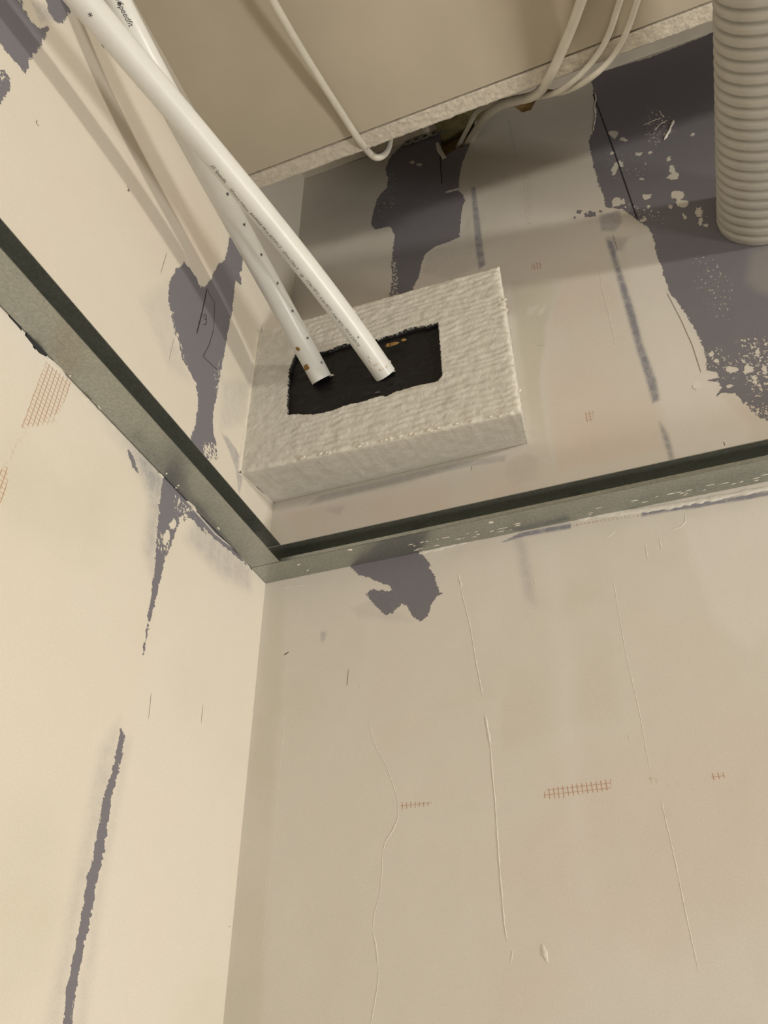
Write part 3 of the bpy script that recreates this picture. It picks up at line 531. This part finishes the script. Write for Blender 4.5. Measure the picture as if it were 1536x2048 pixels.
for i, (pts, w, h) in enumerate(DATA['back_ridge']):
    ribbon('plaster_ridge', pts, w * (0.8 if w < 4 else 1), h * 0.6, place_back, M_ridge_back, wall_back, 0.9, True, i)
for i, (pts, w, h) in enumerate(DATA['left_ridge']):
    ribbon('plaster_ridge', pts, w, h, place_left, M_ridge, wall_left, 0.7, True, 50 + i)
for i, (pts, w) in enumerate(DATA['back_mark']):
    ribbon('pen_line', pts, w, 0.15, place_back, M_mark if w > 0.9 else M_pencil, wall_back, 0.15, False, i)
for i, (pts, w) in enumerate(DATA['left_mark']):
    ribbon('pen_line', pts, w, 0.15, place_left, M_pencil if w < 0.65 else M_mark, wall_left, 0.15, False, i)

# broken-out top of the back wall: timber, bracket and a torn strip behind it
def cavity():
    bm = bmesh.new()
    add_box(bm, (0.16, 0.016, 0.55), (0.42, 0.060, 0.70))
    return from_bm('timber_noggin', bm, M_timber, wall_back)
cavity()
bm = bmesh.new()
add_box(bm, (0.300, 0.004, 0.655), (0.352, 0.030, 0.698))
from_bm('timber_or_cover_block', bm, M_timber, wall_back)
bm = bmesh.new()
add_box(bm, (0.225, 0.006, 0.630), (0.262, 0.032, 0.646))
from_bm('timber_or_cover_block', bm, M_timber, wall_back)
bm = bmesh.new()
add_box(bm, (0.208, -0.036, 0.690), (0.290, 0.0158, 0.6995))  # added block hides the lit soffit; the cavity's dark is in its colour
from_bm('timber_or_cover_block', bm, M_olive, wall_back)

def bracket():
    bm = bmesh.new()
    cell, r, x0, zc, y = 0.0125, 0.0030, 0.158, 0.693, -0.0030
    for c in range(5):
        cx = x0 + (c + 0.5) * cell
        inner, outer = [], []
        N = 16
        for k in range(N):
            a = 2 * math.pi * k / N + math.pi / N
            inner.append(bm.verts.new((cx + r * math.cos(a), y, zc + r * math.sin(a))))
            m_ = max(abs(math.cos(a)), abs(math.sin(a)))
            outer.append(bm.verts.new((cx + cell / 2 * math.cos(a) / m_, y, zc + 0.007 * math.sin(a) / m_)))
        for k in range(N):
            bm.faces.new((inner[k], inner[(k + 1) % N], outer[(k + 1) % N], outer[k]))
    r_ = bmesh.ops.extrude_face_region(bm, geom=bm.faces[:])
    bmesh.ops.translate(bm, vec=(0, 0.0012, 0), verts=[g for g in r_['geom'] if isinstance(g, bmesh.types.BMVert)])
    bmesh.ops.recalc_face_normals(bm, faces=bm.faces[:])
    return from_bm('perforated_bracket', bm, M_steel)
tag(bracket(), 'small perforated galvanised bracket at the broken top of the back wall', 'bracket')

ribbon('torn_paper', [(205.5, 668), (207, 650), (211, 634), (214, 622)], 6.0, 3.0, place_back, M_ridge, wall_back, 0.4, True, 77)

# ------------------------------------------------------------------ galvanised tracks
TW, TH, TT, GAP = 0.0299, 0.0183, 0.0007, 0.0013
def track_left():
    bm = bmesh.new()
    y0, y1 = -2.95, -0.0307
    add_box(bm, (GAP, y0, 0.0), (TW, y1, TT))
    add_box(bm, (GAP, y0, TT), (GAP + TT, y1, TH))
    add_box(bm, (GAP, y0, TH), (TW, y1, TH + TT))
    return from_bm('wall_track', bm, M_steel)
tl = tag(track_left(), 'galvanised steel channel fixed along the left wall', 'metal channel', 'galvanised channels round the walls')

def track_back():
    bm = bmesh.new()
    x0, x1 = 0.0012, 2.59
    add_box(bm, (x0, -TW, 0.0), (x1, -0.0004, TT))
    add_box(bm, (x0, -0.0004 - TT, TT), (x1, -0.0004, TH))
    add_box(bm, (x0, -TW, TH), (x1, -0.0004, TH + TT))
    return from_bm('wall_track', bm, M_steel)
tb = tag(track_back(), 'galvanised steel channel with a turned lip fixed along the back wall', 'metal channel', 'galvanised channels round the walls')
bm = bmesh.new()
add_box(bm, (0.031, -TW - 0.0004, 0.0), (2.59, -TW + 0.0003, 0.0034))
from_bm('turned_lip', bm, M_steel, tb)

def screw(parent, p, nrm, r=0.0035):
    bm = bmesh.new()
    bmesh.ops.create_cone(bm, cap_ends=True, segments=14, radius1=r, radius2=r * 0.6, depth=0.002)
    rot = Vector((0, 0, 1)).rotation_difference(Vector(nrm)).to_matrix().to_4x4()
    bmesh.ops.transform(bm, matrix=Matrix.Translation(p) @ rot, verts=bm.verts[:])
    return from_bm('screw', bm, M_mark, parent)
for x in (0.153, 0.300):
    screw(tb, (x, -0.0022, 0.0135), (0, -1, 0))
screw(tl, (GAP + 0.0018, -0.247, 0.013), (1, 0, 0))

def splash(parent, c, ex, ey, nrm, a, b, h, mat, seed, name='plaster_splash', n=9):
    """a small irregular dried lump lying on a surface"""
    rg = random.Random(seed)
    c, ex, ey, nrm = Vector(c), Vector(ex), Vector(ey), Vector(nrm)
    vs, fs = [], []
    rings = ((1.0, 0.0), (0.75, 0.7), (0.35, 1.0))
    ks = [1 + rg.uniform(-0.4, 0.35) for _ in range(n)]
    for f, hh in rings:
        for i in range(n):
            t = 2 * math.pi * i / n
            vs.append(c + ex * (a * f * ks[i] * math.cos(t)) + ey * (b * f * ks[i] * math.sin(t)) + nrm * (h * hh * (1 + rg.uniform(-.25, .25))))
    vs.append(c + nrm * h)
    for r_ in range(2):
        for i in range(n):
            j = (i + 1) % n
            fs.append((r_ * n + i, r_ * n + j, (r_ + 1) * n + j, (r_ + 1) * n + i))
    for i in range(n):
        fs.append((2 * n + i, 2 * n + (i + 1) % n, 3 * n))
    return from_pd(name, vs, fs, mat, parent, True)

rg = random.Random(3)
# plaster drips and scrapes on the underside of the back channel
for x, y, a in ((0.044, -0.020, .0016), (0.048, -0.008, .0012), (0.098, -0.026, .0022), (0.226, -0.023, .0020), (0.2275, -0.0225, .0012)):
    splash(tb, (x, y, -0.0001), (1, 0, 0), (0, 1, 0), (0, 0, -1), a, a * 0.7, 0.0007, M_ridge, int(x * 1000))
for k in range(46):
    x = rg.choice([rg.uniform(0.150, 0.25), rg.uniform(0.30, 0.46)])
    y = rg.uniform(-0.012, -0.004) if rg.random() < 0.7 else -0.012 + 0.1 * (x - 0.3) * 0.2
    splash(tb, (x, y, -0.0001), (1, 0, 0), (0, 1, 0), (0, 0, -1), rg.uniform(.0008, .0042), rg.uniform(.0003, .0007), 0.0004, M_ridge, k)
for k in range(6):
    y = rg.uniform(-0.30, -0.06)
    splash(tl, (rg.uniform(0.002, 0.006), y, -0.0001), (0, 1, 0), (1, 0, 0), (0, 0, -1), rg.uniform(.0008, .0028), rg.uniform(.0004, .001), 0.0006, M_ridge, 100 + k)

# ------------------------------------------------------------------ fire batt box around the pipes
BD = 0.0694
def batt_box():
    XR = 0.2705
    def zbot(x): return 0.0835 - 0.0375 * x
    def ztop(x): return 0.2840 - 0.0400 * x
    st = 0.0014
    xs = np.arange(0.0015, XR + 1e-6, st)
    nz = 145
    hole = DATA['hole']
    def disp(p, front):
        """outward displacement blended at the arrises"""
        x, y, z = p
        d_f = abs(y + BD)
        d_b = abs(z - (zbot(x) + (0.0965 - zbot(x)) * (1 - d_f / BD) * 0 ))
        k = Vector((x * 1000, y * 1000, z * 1000))
        n1 = mnoise.fractal(k * 0.10, 1.0, 2.0, 4)
        n2 = mnoise.noise(k * 0.45)
        return n1, n2
    bm = bmesh.new()
    la_h = bm.verts.layers.float.new('hole')
    la_c = bm.verts.layers.float.new('crust')
    la_g = bm.verts.layers.float.new('grime')
    grid = {}
    X, T = np.meshgrid(xs, np.linspace(0, 1, nz))
    Z = np.array([[zbot(x) + (ztop(x) - zbot(x)) * t for x, t in zip(rx, rt)] for rx, rt in zip(X, T)])
    u, v = (X * 1000).ravel(), (Z * 1000).ravel()
    s = sdf(u, v, hole, 14.0)
    near = np.nonzero(np.abs(s) < 1.15)[0]
    e = 0.4
    gx = sdf(u[near] + e, v[near], hole, 14) - sdf(u[near] - e, v[near], hole, 14)
    gy = sdf(u[near], v[near] + e, hole, 14) - sdf(u[near], v[near] - e, hole, 14)
    g = np.maximum(np.hypot(gx, gy), 1e-6)
    u[near] -= s[near] * gx / g
    v[near] -= s[near] * gy / g
    s[near] = 0
    W = len(xs)
    verts = []
    for i in range(len(u)):
        x, z = u[i] / 1000, v[i] / 1000
        zb, zt = zbot(x), ztop(x)
        edge = min(z - zb, zt - z, XR - x)
        ramp = min(1.0, max(0.0, (x - 0.035) / 0.03))
        ph = (z - 0.04 * x) * 1000
        wob = 3.4 * mnoise.noise(Vector((x * 22, z * 40, 0))) + 1.6 * mnoise.noise(Vector((x * 90, z * 60, 4)))
        rip = math.sin((ph + wob * 1.6) / 7.6 * 2 * math.pi)
        amp = 0.55 + 0.45 * mnoise.noise(Vector((x * 45, z * 70, 8)))
        n1 = mnoise.fractal(Vector((x * 90, 0, z * 90)), 1.0, 2.0, 4)
        d = 0.00058 * rip * amp * ramp + 0.0007 * n1
        inset = 0.0
        if edge < 0.004:
            k = 1 - edge / 0.004
            d -= 0.0016 * k * k
            d += 0.0012 * k * mnoise.noise(Vector((x * 260, z * 260, 2)))
        dx = 0.0
        if XR - x < 0.004:
            dx = 0.0018 * mnoise.noise(Vector((3.3, z * 160, 0))) * (1 - (XR - x) / 0.004)
        dz = 0.0
        if z - zb < 0.004:
            dz = 0.0007 * mnoise.noise(Vector((x * 170, 1.1, 0))) * (1 - (z - zb) / 0.004)
        vt = bm.verts.new((x + dx, -BD - d, z + dz))
        vt[la_h] = s[i]
        vt[la_c] = max(0.0, 1 - edge / 0.006) * (0.6 + 0.6 * mnoise.noise(Vector((x * 200, z * 200, 6))))
        gr = 0.0
        q = abs(x - (0.207 + 0.02 * (0.137 - z) + 0.002 * mnoise.noise(Vector((z * 120, 0, 0)))))
        if zb + 0.02 < z < 0.137 and q < 0.006:
            gr = 0.55 * (1 - q / 0.006) * (0.6 + 0.5 * mnoise.noise(Vector((x * 300, z * 150, 1))))
        vt[la_g] = max(0.0, gr)
        verts.append(vt)
    for j in range(nz - 1):
        for i in range(W - 1):
            a = [j * W + i, j * W + i + 1, (j + 1) * W + i + 1, (j + 1) * W + i]
            if all(s[k] >= 0 for k in a) and any(s[k] > 0 for k in a):
                continue
            bm.faces.new([verts[k] for k in a])
    # walls of the hole
    border = [ed for ed in bm.edges if len(ed.link_faces) == 1 and all(vv[la_h] >= -1e-6 for vv in ed.verts)]
    r_ = bmesh.ops.extrude_edge_only(bm, edges=border)
    for gel in r_['geom']:
        if isinstance(gel, bmesh.types.BMVert):
            gel.co.y = -BD + 0.0075
            gel[la_h] = 1.5
    # underside, right side and top, running back to the wall
    def flap(row, back):
        prev = [verts[k] for k in row]
        n = 22
        front = [vv.co.copy() for vv in prev]
        for j in range(1, n + 1):
            t = j / n
            cur = []
            for idx, f in enumerate(front):
                b = back(f)
                p = f.lerp(b, t)
                k = Vector((p.x * 130, p.y * 130, p.z * 130))
                w = math.sin(math.pi * min(1, t * 1.0)) ** 0.5
                p = p + Vector((0.0008 * mnoise.noise(k), 0, 0.0009 * mnoise.noise(k * 0.6))) * w
                vv = bm.verts.new(p)
                vv[la_h] = -14.0
                vv[la_c] = max(0, 1 - t * BD / 0.006) * 0.6 + 0.5 * max(0, 1 - (1 - t) * BD / 0.008)
                vv[la_g] = 0.0
                cur.append(vv)
            for a in range(len(cur) - 1):
                bm.faces.new((prev[a], prev[a + 1], cur[a + 1], cur[a]))
            prev = cur
    flap([i for i in range(W)][::-1], lambda f: Vector((min(f.x, 0.2645), -0.0003, 0.0962)))
    flap([j * W + W - 1 for j in range(nz)][::-1] [::-1], lambda f: Vector((0.2645, -0.0003, 0.0962 + (f.z - zbot(XR)) / (ztop(XR) - zbot(XR)) * (0.2790 - 0.0962))))
    flap([(nz - 1) * W + i for i in range(W)], lambda f: Vector((min(f.x, 0.2645), -0.0003, 0.2880 - 0.03 * f.x)))
    bmesh.ops.recalc_face_normals(bm, faces=bm.faces[:])
    return from_bm('batt_body', bm, M_batt, None, True)

box = bpy.data.objects.new('fire_batt_box', None)
col.objects.link(box)
tag(box, 'white coated fire batt box in the wall corner with a black filled opening', 'pipe box')
body = batt_box()
body.parent = box

# plaster beads along the box's joints with the left wall
for pts, w, h in (([(70.2, 84), (70.4, 150), (70.2, 215), (70.0, 283)], 4.2, 2.2), ([(70, 83.5), (35, 89), (1, 96)], 2.6, 1.6)):
    ribbon('plaster_bead', pts, w, h, place_left, M_ridge, box, 0.5, True, 90)

def mastic():
    hx = [p[0] for p in DATA['hole']]
    hz = [p[1] for p in DATA['hole']]
    x0, x1, z0, z1 = min(hx) - 3, max(hx) + 3, min(hz) - 3, max(hz) + 3
    nx, nz = 110, 60
    vs, fs = [], []
    for j in range(nz + 1):
        for i in range(nx + 1):
            x, z = (x0 + (x1 - x0) * i / nx) / 1000, (z0 + (z1 - z0) * j / nz) / 1000
            d = 0.0010 * mnoise.fractal(Vector((x * 60, z * 140, 3)), 1.0, 2.0, 4)
            vs.append((x, -BD + 0.0048 - d, z))
    for j in range(nz):
        for i in range(nx):
            a = j * (nx + 1) + i
            fs.append((a, a + 1, a + nx + 2, a + nx + 1))
    return from_pd('mastic_fill', vs, fs, M_mastic, box, True)
mastic()['label'] = 'black mastic fill in the opening'
for k, (x, z, a, b) in enumerate(((0.158, 0.2010, .0060, .0026), (0.152, 0.2015, .003, .0020), (0.168, 0.2025, .0030, .0014))):
    splash(box, (x, -BD - 0.0006, z), (1, 0, 0), (0, 0, 1), (0, -1, 0), a, b, 0.0018, M_brown, 300 + k, 'foam_residue')
for k, (x, z, a) in enumerate(((0.0835, 0.1885, .0022), (0.0905, 0.187, .0026), (0.1525, 0.170, .0028), (0.156, 0.1685, .0018), (0.105, 0.133, .0014), (0.139, 0.146, .003), (0.16, 0.118, .002))):
    splash(box, (x, -BD + 0.0045, z), (1, 0, 0), (0, 0, 1), (0, -1, 0), a, a * 0.35, 0.0010, M_ridge if k < 5 else M_greyink, 320 + k, 'plaster_crumb')
# crumbly beads along the lower front and right arrises
for k in range(44):
    if k < 28:
        x = rg.uniform(0.03, 0.268)
        p = (x, -BD + 0.0002 - rg.uniform(0, .0012), 0.0835 - 0.0375 * x + rg.uniform(-0.0006, 0.0018))
    else:
        p = (0.2700 + rg.uniform(-.001, .0012), -BD + rg.uniform(-.0006, .006), rg.uniform(0.078, 0.268))
    a = rg.uniform(.0008, .0022)
    splash(box, p, (1, 0, 0), (0, 0, 1), (0, -1, 0), a * 1.6, a * 0.8, a * 0.8, M_ridge, 400 + k, 'plaster_crumb', 7)

# ------------------------------------------------------------------ pipes
def fit_axis(pts):
    P = np.array(pts) / 1000
    s = np.r_[0, np.cumsum(np.linalg.norm(np.diff(P, axis=0), axis=1))]
    co = [np.polyfit(s, P[:, i], 3) for i in range(3)]
    return co, s[-1]

class Axis:
    def __init__(self, pts, xmin):
        self.co, self.L = fit_axis(pts)
        self.xmin = xmin
    def at(self, s):
        s0 = min(s, self.L)
        p = Vector([float(np.polyval(c, s0)) for c in self.co])
        if s > self.L:
            t = self.tan(self.L)
            d = s - self.L
            # beyond the frame the pipe runs on beside the wall and below the board
            p = p + Vector((t.x * 0.03 * (1 - math.exp(-d / 0.03)), t.y * d, t.z * 0.06 * (1 - math.exp(-d / 0.06))))
        return p
    def tan(self, s):
        s = min(s, self.L)
        return Vector([float(np.polyval(np.polyder(c), s)) for c in self.co]).normalized()
    def frame(self, s):
        t = self.tan(s)
        n1 = (Vector((1, 0, 0)) - t * t.x).normalized()
        return t, n1, t.cross(n1)
    def surf(self, s, th, r):
        t, a, b = self.frame(s)
        return self.at(s) + (a * math.cos(th) + b * math.sin(th)) * r

PR = 0.0108
def pipe(name, axis, s0, s1):
    NS = 40
    vs, fs = [], []
    n = int((s1 - s0) / 0.006)
    for i in range(n + 1):
        s = s0 + (s1 - s0) * i / n
        for k in range(NS):
            vs.append(axis.surf(s, 2 * math.pi * k / NS, PR) if s <= axis.L + 1e-6 else
                      axis.at(s) + (axis.frame(s)[1] * math.cos(2 * math.pi * k / NS) + axis.frame(s)[2] * math.sin(2 * math.pi * k / NS)) * PR)
    for i in range(n):
        for k in range(NS):
            a, b = i * NS + k, i * NS + (k + 1) % NS
            fs.append((a, b, b + NS, a + NS))
    return from_pd(name, vs, fs, M_pipe, None, True)

ax_r, ax_l = Axis(DATA['pipe_right'], 0.013), Axis(DATA['pipe_left'], 0.013)
pipe_r = tag(pipe('plastic_pipe', ax_r, -0.008, 1.2), 'white plastic pipe printed with small grey text, in front and right at the opening', 'pipe', 'white pipes into the box')
pipe_l = tag(pipe('plastic_pipe', ax_l, -0.012, 1.2), 'white plastic pipe with a row of black stars, behind and left of the other pipe', 'pipe', 'white pipes into the box')

def text_mesh(body):
    cu = bpy.data.curves.new('t', 'FONT')
    cu.body = body
    cu.size = 1.0
    cu.shear = 0.25
    o = bpy.data.objects.new('t', cu)
    col.objects.link(o)
    dg = bpy.context.evaluated_depsgraph_get()
    dg.update()
    me = bpy.data.meshes.new_from_object(o.evaluated_get(dg))
    bpy.data.objects.remove(o)
    bpy.data.curves.remove(cu)
    return me

def print_on(axis, parent, body, a, b, size, mat, bold=0.0):
    me = text_mesh(body)
    n = len(me.vertices)
    co = np.empty(n * 3)
    me.vertices.foreach_get('co', co)
    co = co.reshape(-1, 3)
    x0, x1 = co[:, 0].min(), co[:, 0].max()
    bm = bmesh.new()
    bm.from_mesh(me)
    bmesh.ops.subdivide_edges(bm, edges=[e for e in bm.edges if e.calc_length() > 0.3], cuts=2)
    for v in bm.verts:
        f = (v.co.x - x0) / (x1 - x0)
        s = (a[0] + (b[0] - a[0]) * f) / 1000
        th = a[1] + (b[1] - a[1]) * f + (v.co.y - 0.34) * size / 1000 / PR
        v.co = axis.surf(s, th, PR + 0.00012)
    bpy.data.meshes.remove(me)
    return from_bm('printed_text', bm, mat, parent)

for body, a, b, size in DATA['text_right']:
    print_on(ax_r, pipe_r, body, (a[0], a[1] + 0.22), (b[0], b[1] + 0.22), size * 1.1, M_greyink)
for body, a, b, size in DATA['text_left']:
    th = -1.10
    print_on(ax_l, pipe_l, body, (a[0], th), (b[0], th), size, M_ink)

def star_on(axis, parent, s, th, size, mat):
    bm = bmesh.new()
    s /= 1000
    def P(du, dv):
        return axis.surf(s + du / 1000, th + dv / 1000 / PR, PR + 0.00014)
    for k in range(3):
        an = math.pi * k / 3 + 0.3
        c, d = math.cos(an), math.sin(an)
        w = 0.16 * size
        q = [bm.verts.new(P(c * i * size - d * j * w, d * i * size + c * j * w)) for i, j in ((-1, -1), (1, -1), (1, 1), (-1, 1))]
        bm.faces.new(q)
    return from_bm('printed_star', bm, mat, parent)
for s, th in DATA['star_left']:
    star_on(ax_l, pipe_l, s, th, 1.7, M_ink)
for k, (s, th) in enumerate(DATA['star_right']):
    star_on(ax_r, pipe_r, s, th, 1.0 if k == 0 else 1.6, M_ink if k == 0 else M_greyink)

def kite_on(axis, parent, s, th):
    out = [(0, -2.0), (1.3, -0.4), (1.7, 0.7), (1.0, 1.5), (0, 0.8), (-1.0, 1.5), (-1.7, 0.7), (-1.3, -0.4)]
    bm = bmesh.new()
    s /= 1000
    def P(du, dv):
        return bm.verts.new(axis.surf(s - du / 1000, th + dv / 1000 / PR, PR + 0.00013))
    o = [P(x, y) for x, y in out]
    i_ = [P(x * 0.72, y * 0.72 + 0.03) for x, y in out]
    n = len(out)
    for k in range(n):
        bm.faces.new((o[k], o[(k + 1) % n], i_[(k + 1) % n], i_[k]))
    bar = [P(x, y) for x, y in ((-0.2, -1.3), (0.2, -1.3), (0.2, 0.6), (-0.2, 0.6))]
    bm.faces.new(bar)
    return from_bm('printed_mark', bm, M_greyink, parent)
kite_on(ax_r, pipe_r, DATA['kite'][0], DATA['kite'][1] + 0.2)

def lump_on(axis, parent, s, th, a, b, h, mat, seed, name):
    c = axis.surf(s / 1000, th, PR - 0.0001)
    t, n1, n2 = axis.frame(s / 1000)
    nrm = n1 * math.cos(th) + n2 * math.sin(th)
    side = nrm.cross(t)
    return splash(parent, c, t, side, nrm, a, b, h, mat, seed, name)
for k, (s, th) in enumerate(DATA['stain_left']):
    lump_on(ax_l, pipe_l, s, th, 0.0030 if k else 0.0022, 0.0042 if k else 0.0024, 0.0009, M_brown, 500 + k, 'foam_residue')
for k, (s, th) in enumerate(DATA['speck_right']):
    lump_on(ax_r, pipe_r, s, th, 0.0016, 0.0012 if k < 2 else 0.0026, 0.0008, M_ridge, 520 + k, 'plaster_fleck')

# ------------------------------------------------------------------ cables
def tube(name, pts, r, mat, sub=10, NS=14, flat=1.0, parent=None):
    P = [Vector(p) / 1000 for p in pts]
    Q = [P[0] * 2 - P[1]] + P + [P[-1] * 2 - P[-2]]
    C = []
    for i in range(1, len(Q) - 2):
        for k in range(sub):
            t = k / sub
            p0, p1, p2, p3 = Q[i - 1], Q[i], Q[i + 1], Q[i + 2]
            C.append(0.5 * ((2 * p1) + (p2 - p0) * t + (2 * p0 - 5 * p1 + 4 * p2 - p3) * t * t + (3 * p1 - p0 - 3 * p2 + p3) * t ** 3))
    C.append(P[-1])
    for _ in range(6):
        C = [C[0]] + [(C[i - 1] + C[i] * 2 + C[i + 1]) / 4 for i in range(1, len(C) - 1)] + [C[-1]]
    vs, fs = [], []
    up = Vector((0, 0, 1))
    n1 = None
    for i, c in enumerate(C):
        t = (C[min(i + 1, len(C) - 1)] - C[max(i - 1, 0)]).normalized()
        if n1 is None:
            n1 = (up - t * up.dot(t)).normalized()
        n1 = (n1 - t * n1.dot(t)).normalized()
        n2 = t.cross(n1)
        for k in range(NS):
            a = 2 * math.pi * k / NS
            vs.append(c + n1 * (r * flat * math.cos(a)) + n2 * (r * math.sin(a)))
    for i in range(len(C) - 1):
        for k in range(NS):
            a, b = i * NS + k, i * NS + (k + 1) % NS
            fs.append((a, b, b + NS, a + NS))
    fs.append(tuple(range(NS))[::-1])
    fs.append(tuple(range((len(C) - 1) * NS, len(C) * NS)))
    return from_pd(name, vs, fs, mat, parent, True)

def run_on(pts, dx, dy, dz):
    """continue a cable under the board away from the back wall, out of the frame"""
    p = pts[0]
    return [[p[0] + dx, p[1] + dy, p[2] + dz], [p[0] + dx * 0.5, p[1] + dy * 0.5, p[2] + dz * 0.5]] + pts
tag(tube('cable', run_on(DATA['cable_left'], -60, -160, -6), 0.0038, M_cable),
    'white cable under the ceiling left of centre, hooking up round its edge', 'cable', 'white cables under the ceiling')
tag(tube('cable', run_on(DATA['cable_thick'], 40, -160, -4), 0.0050, M_cable),
    'thick white cable under the ceiling, leftmost of three curving into the wall hole', 'cable', 'white cables under the ceiling')
tag(tube('cable', run_on(DATA['cable_a'], 40, -160, -3), 0.0031, M_cable),
    'thin white cable under the ceiling, middle of the three near the duct', 'cable', 'white cables under the ceiling')
tag(tube('cable', run_on(DATA['cable_b'], 40, -160, -3), 0.0031, M_cable),
    'thin white cable under the ceiling, nearest to the grey corrugated duct', 'cable', 'white cables under the ceiling')

# ------------------------------------------------------------------ corrugated duct
def duct():
    R0, pitch, NS, per = 0.0445, 0.0101, 72, 14
    cx, cz = 0.5325, 0.3165
    L = 0.95
    n = int(L / pitch)
    vs, fs = [], []
    rings = 0
    for i in range(n):
        for k in range(per):
            f = k / per
            y = -0.0005 - (i + f) * pitch
            q = abs(2 * f - 1)
            r = R0 - 0.0055 * q ** 4
            if i == 0 and f < 0.5:
                r = R0 - 0.0012 * q
            for a in range(NS):
                t = 2 * math.pi * a / NS
                vs.append((cx + r * math.cos(t), y, cz + r * math.sin(t)))
            rings += 1
    for i in range(rings - 1):
        for a in range(NS):
            p, q = i * NS + a, i * NS + (a + 1) % NS
            fs.append((p, p + NS, q + NS, q))
    return from_pd('corrugated_duct', vs, fs, M_hose, None, True)
tag(duct(), 'grey corrugated plastic duct running from the back wall at the right edge', 'duct')
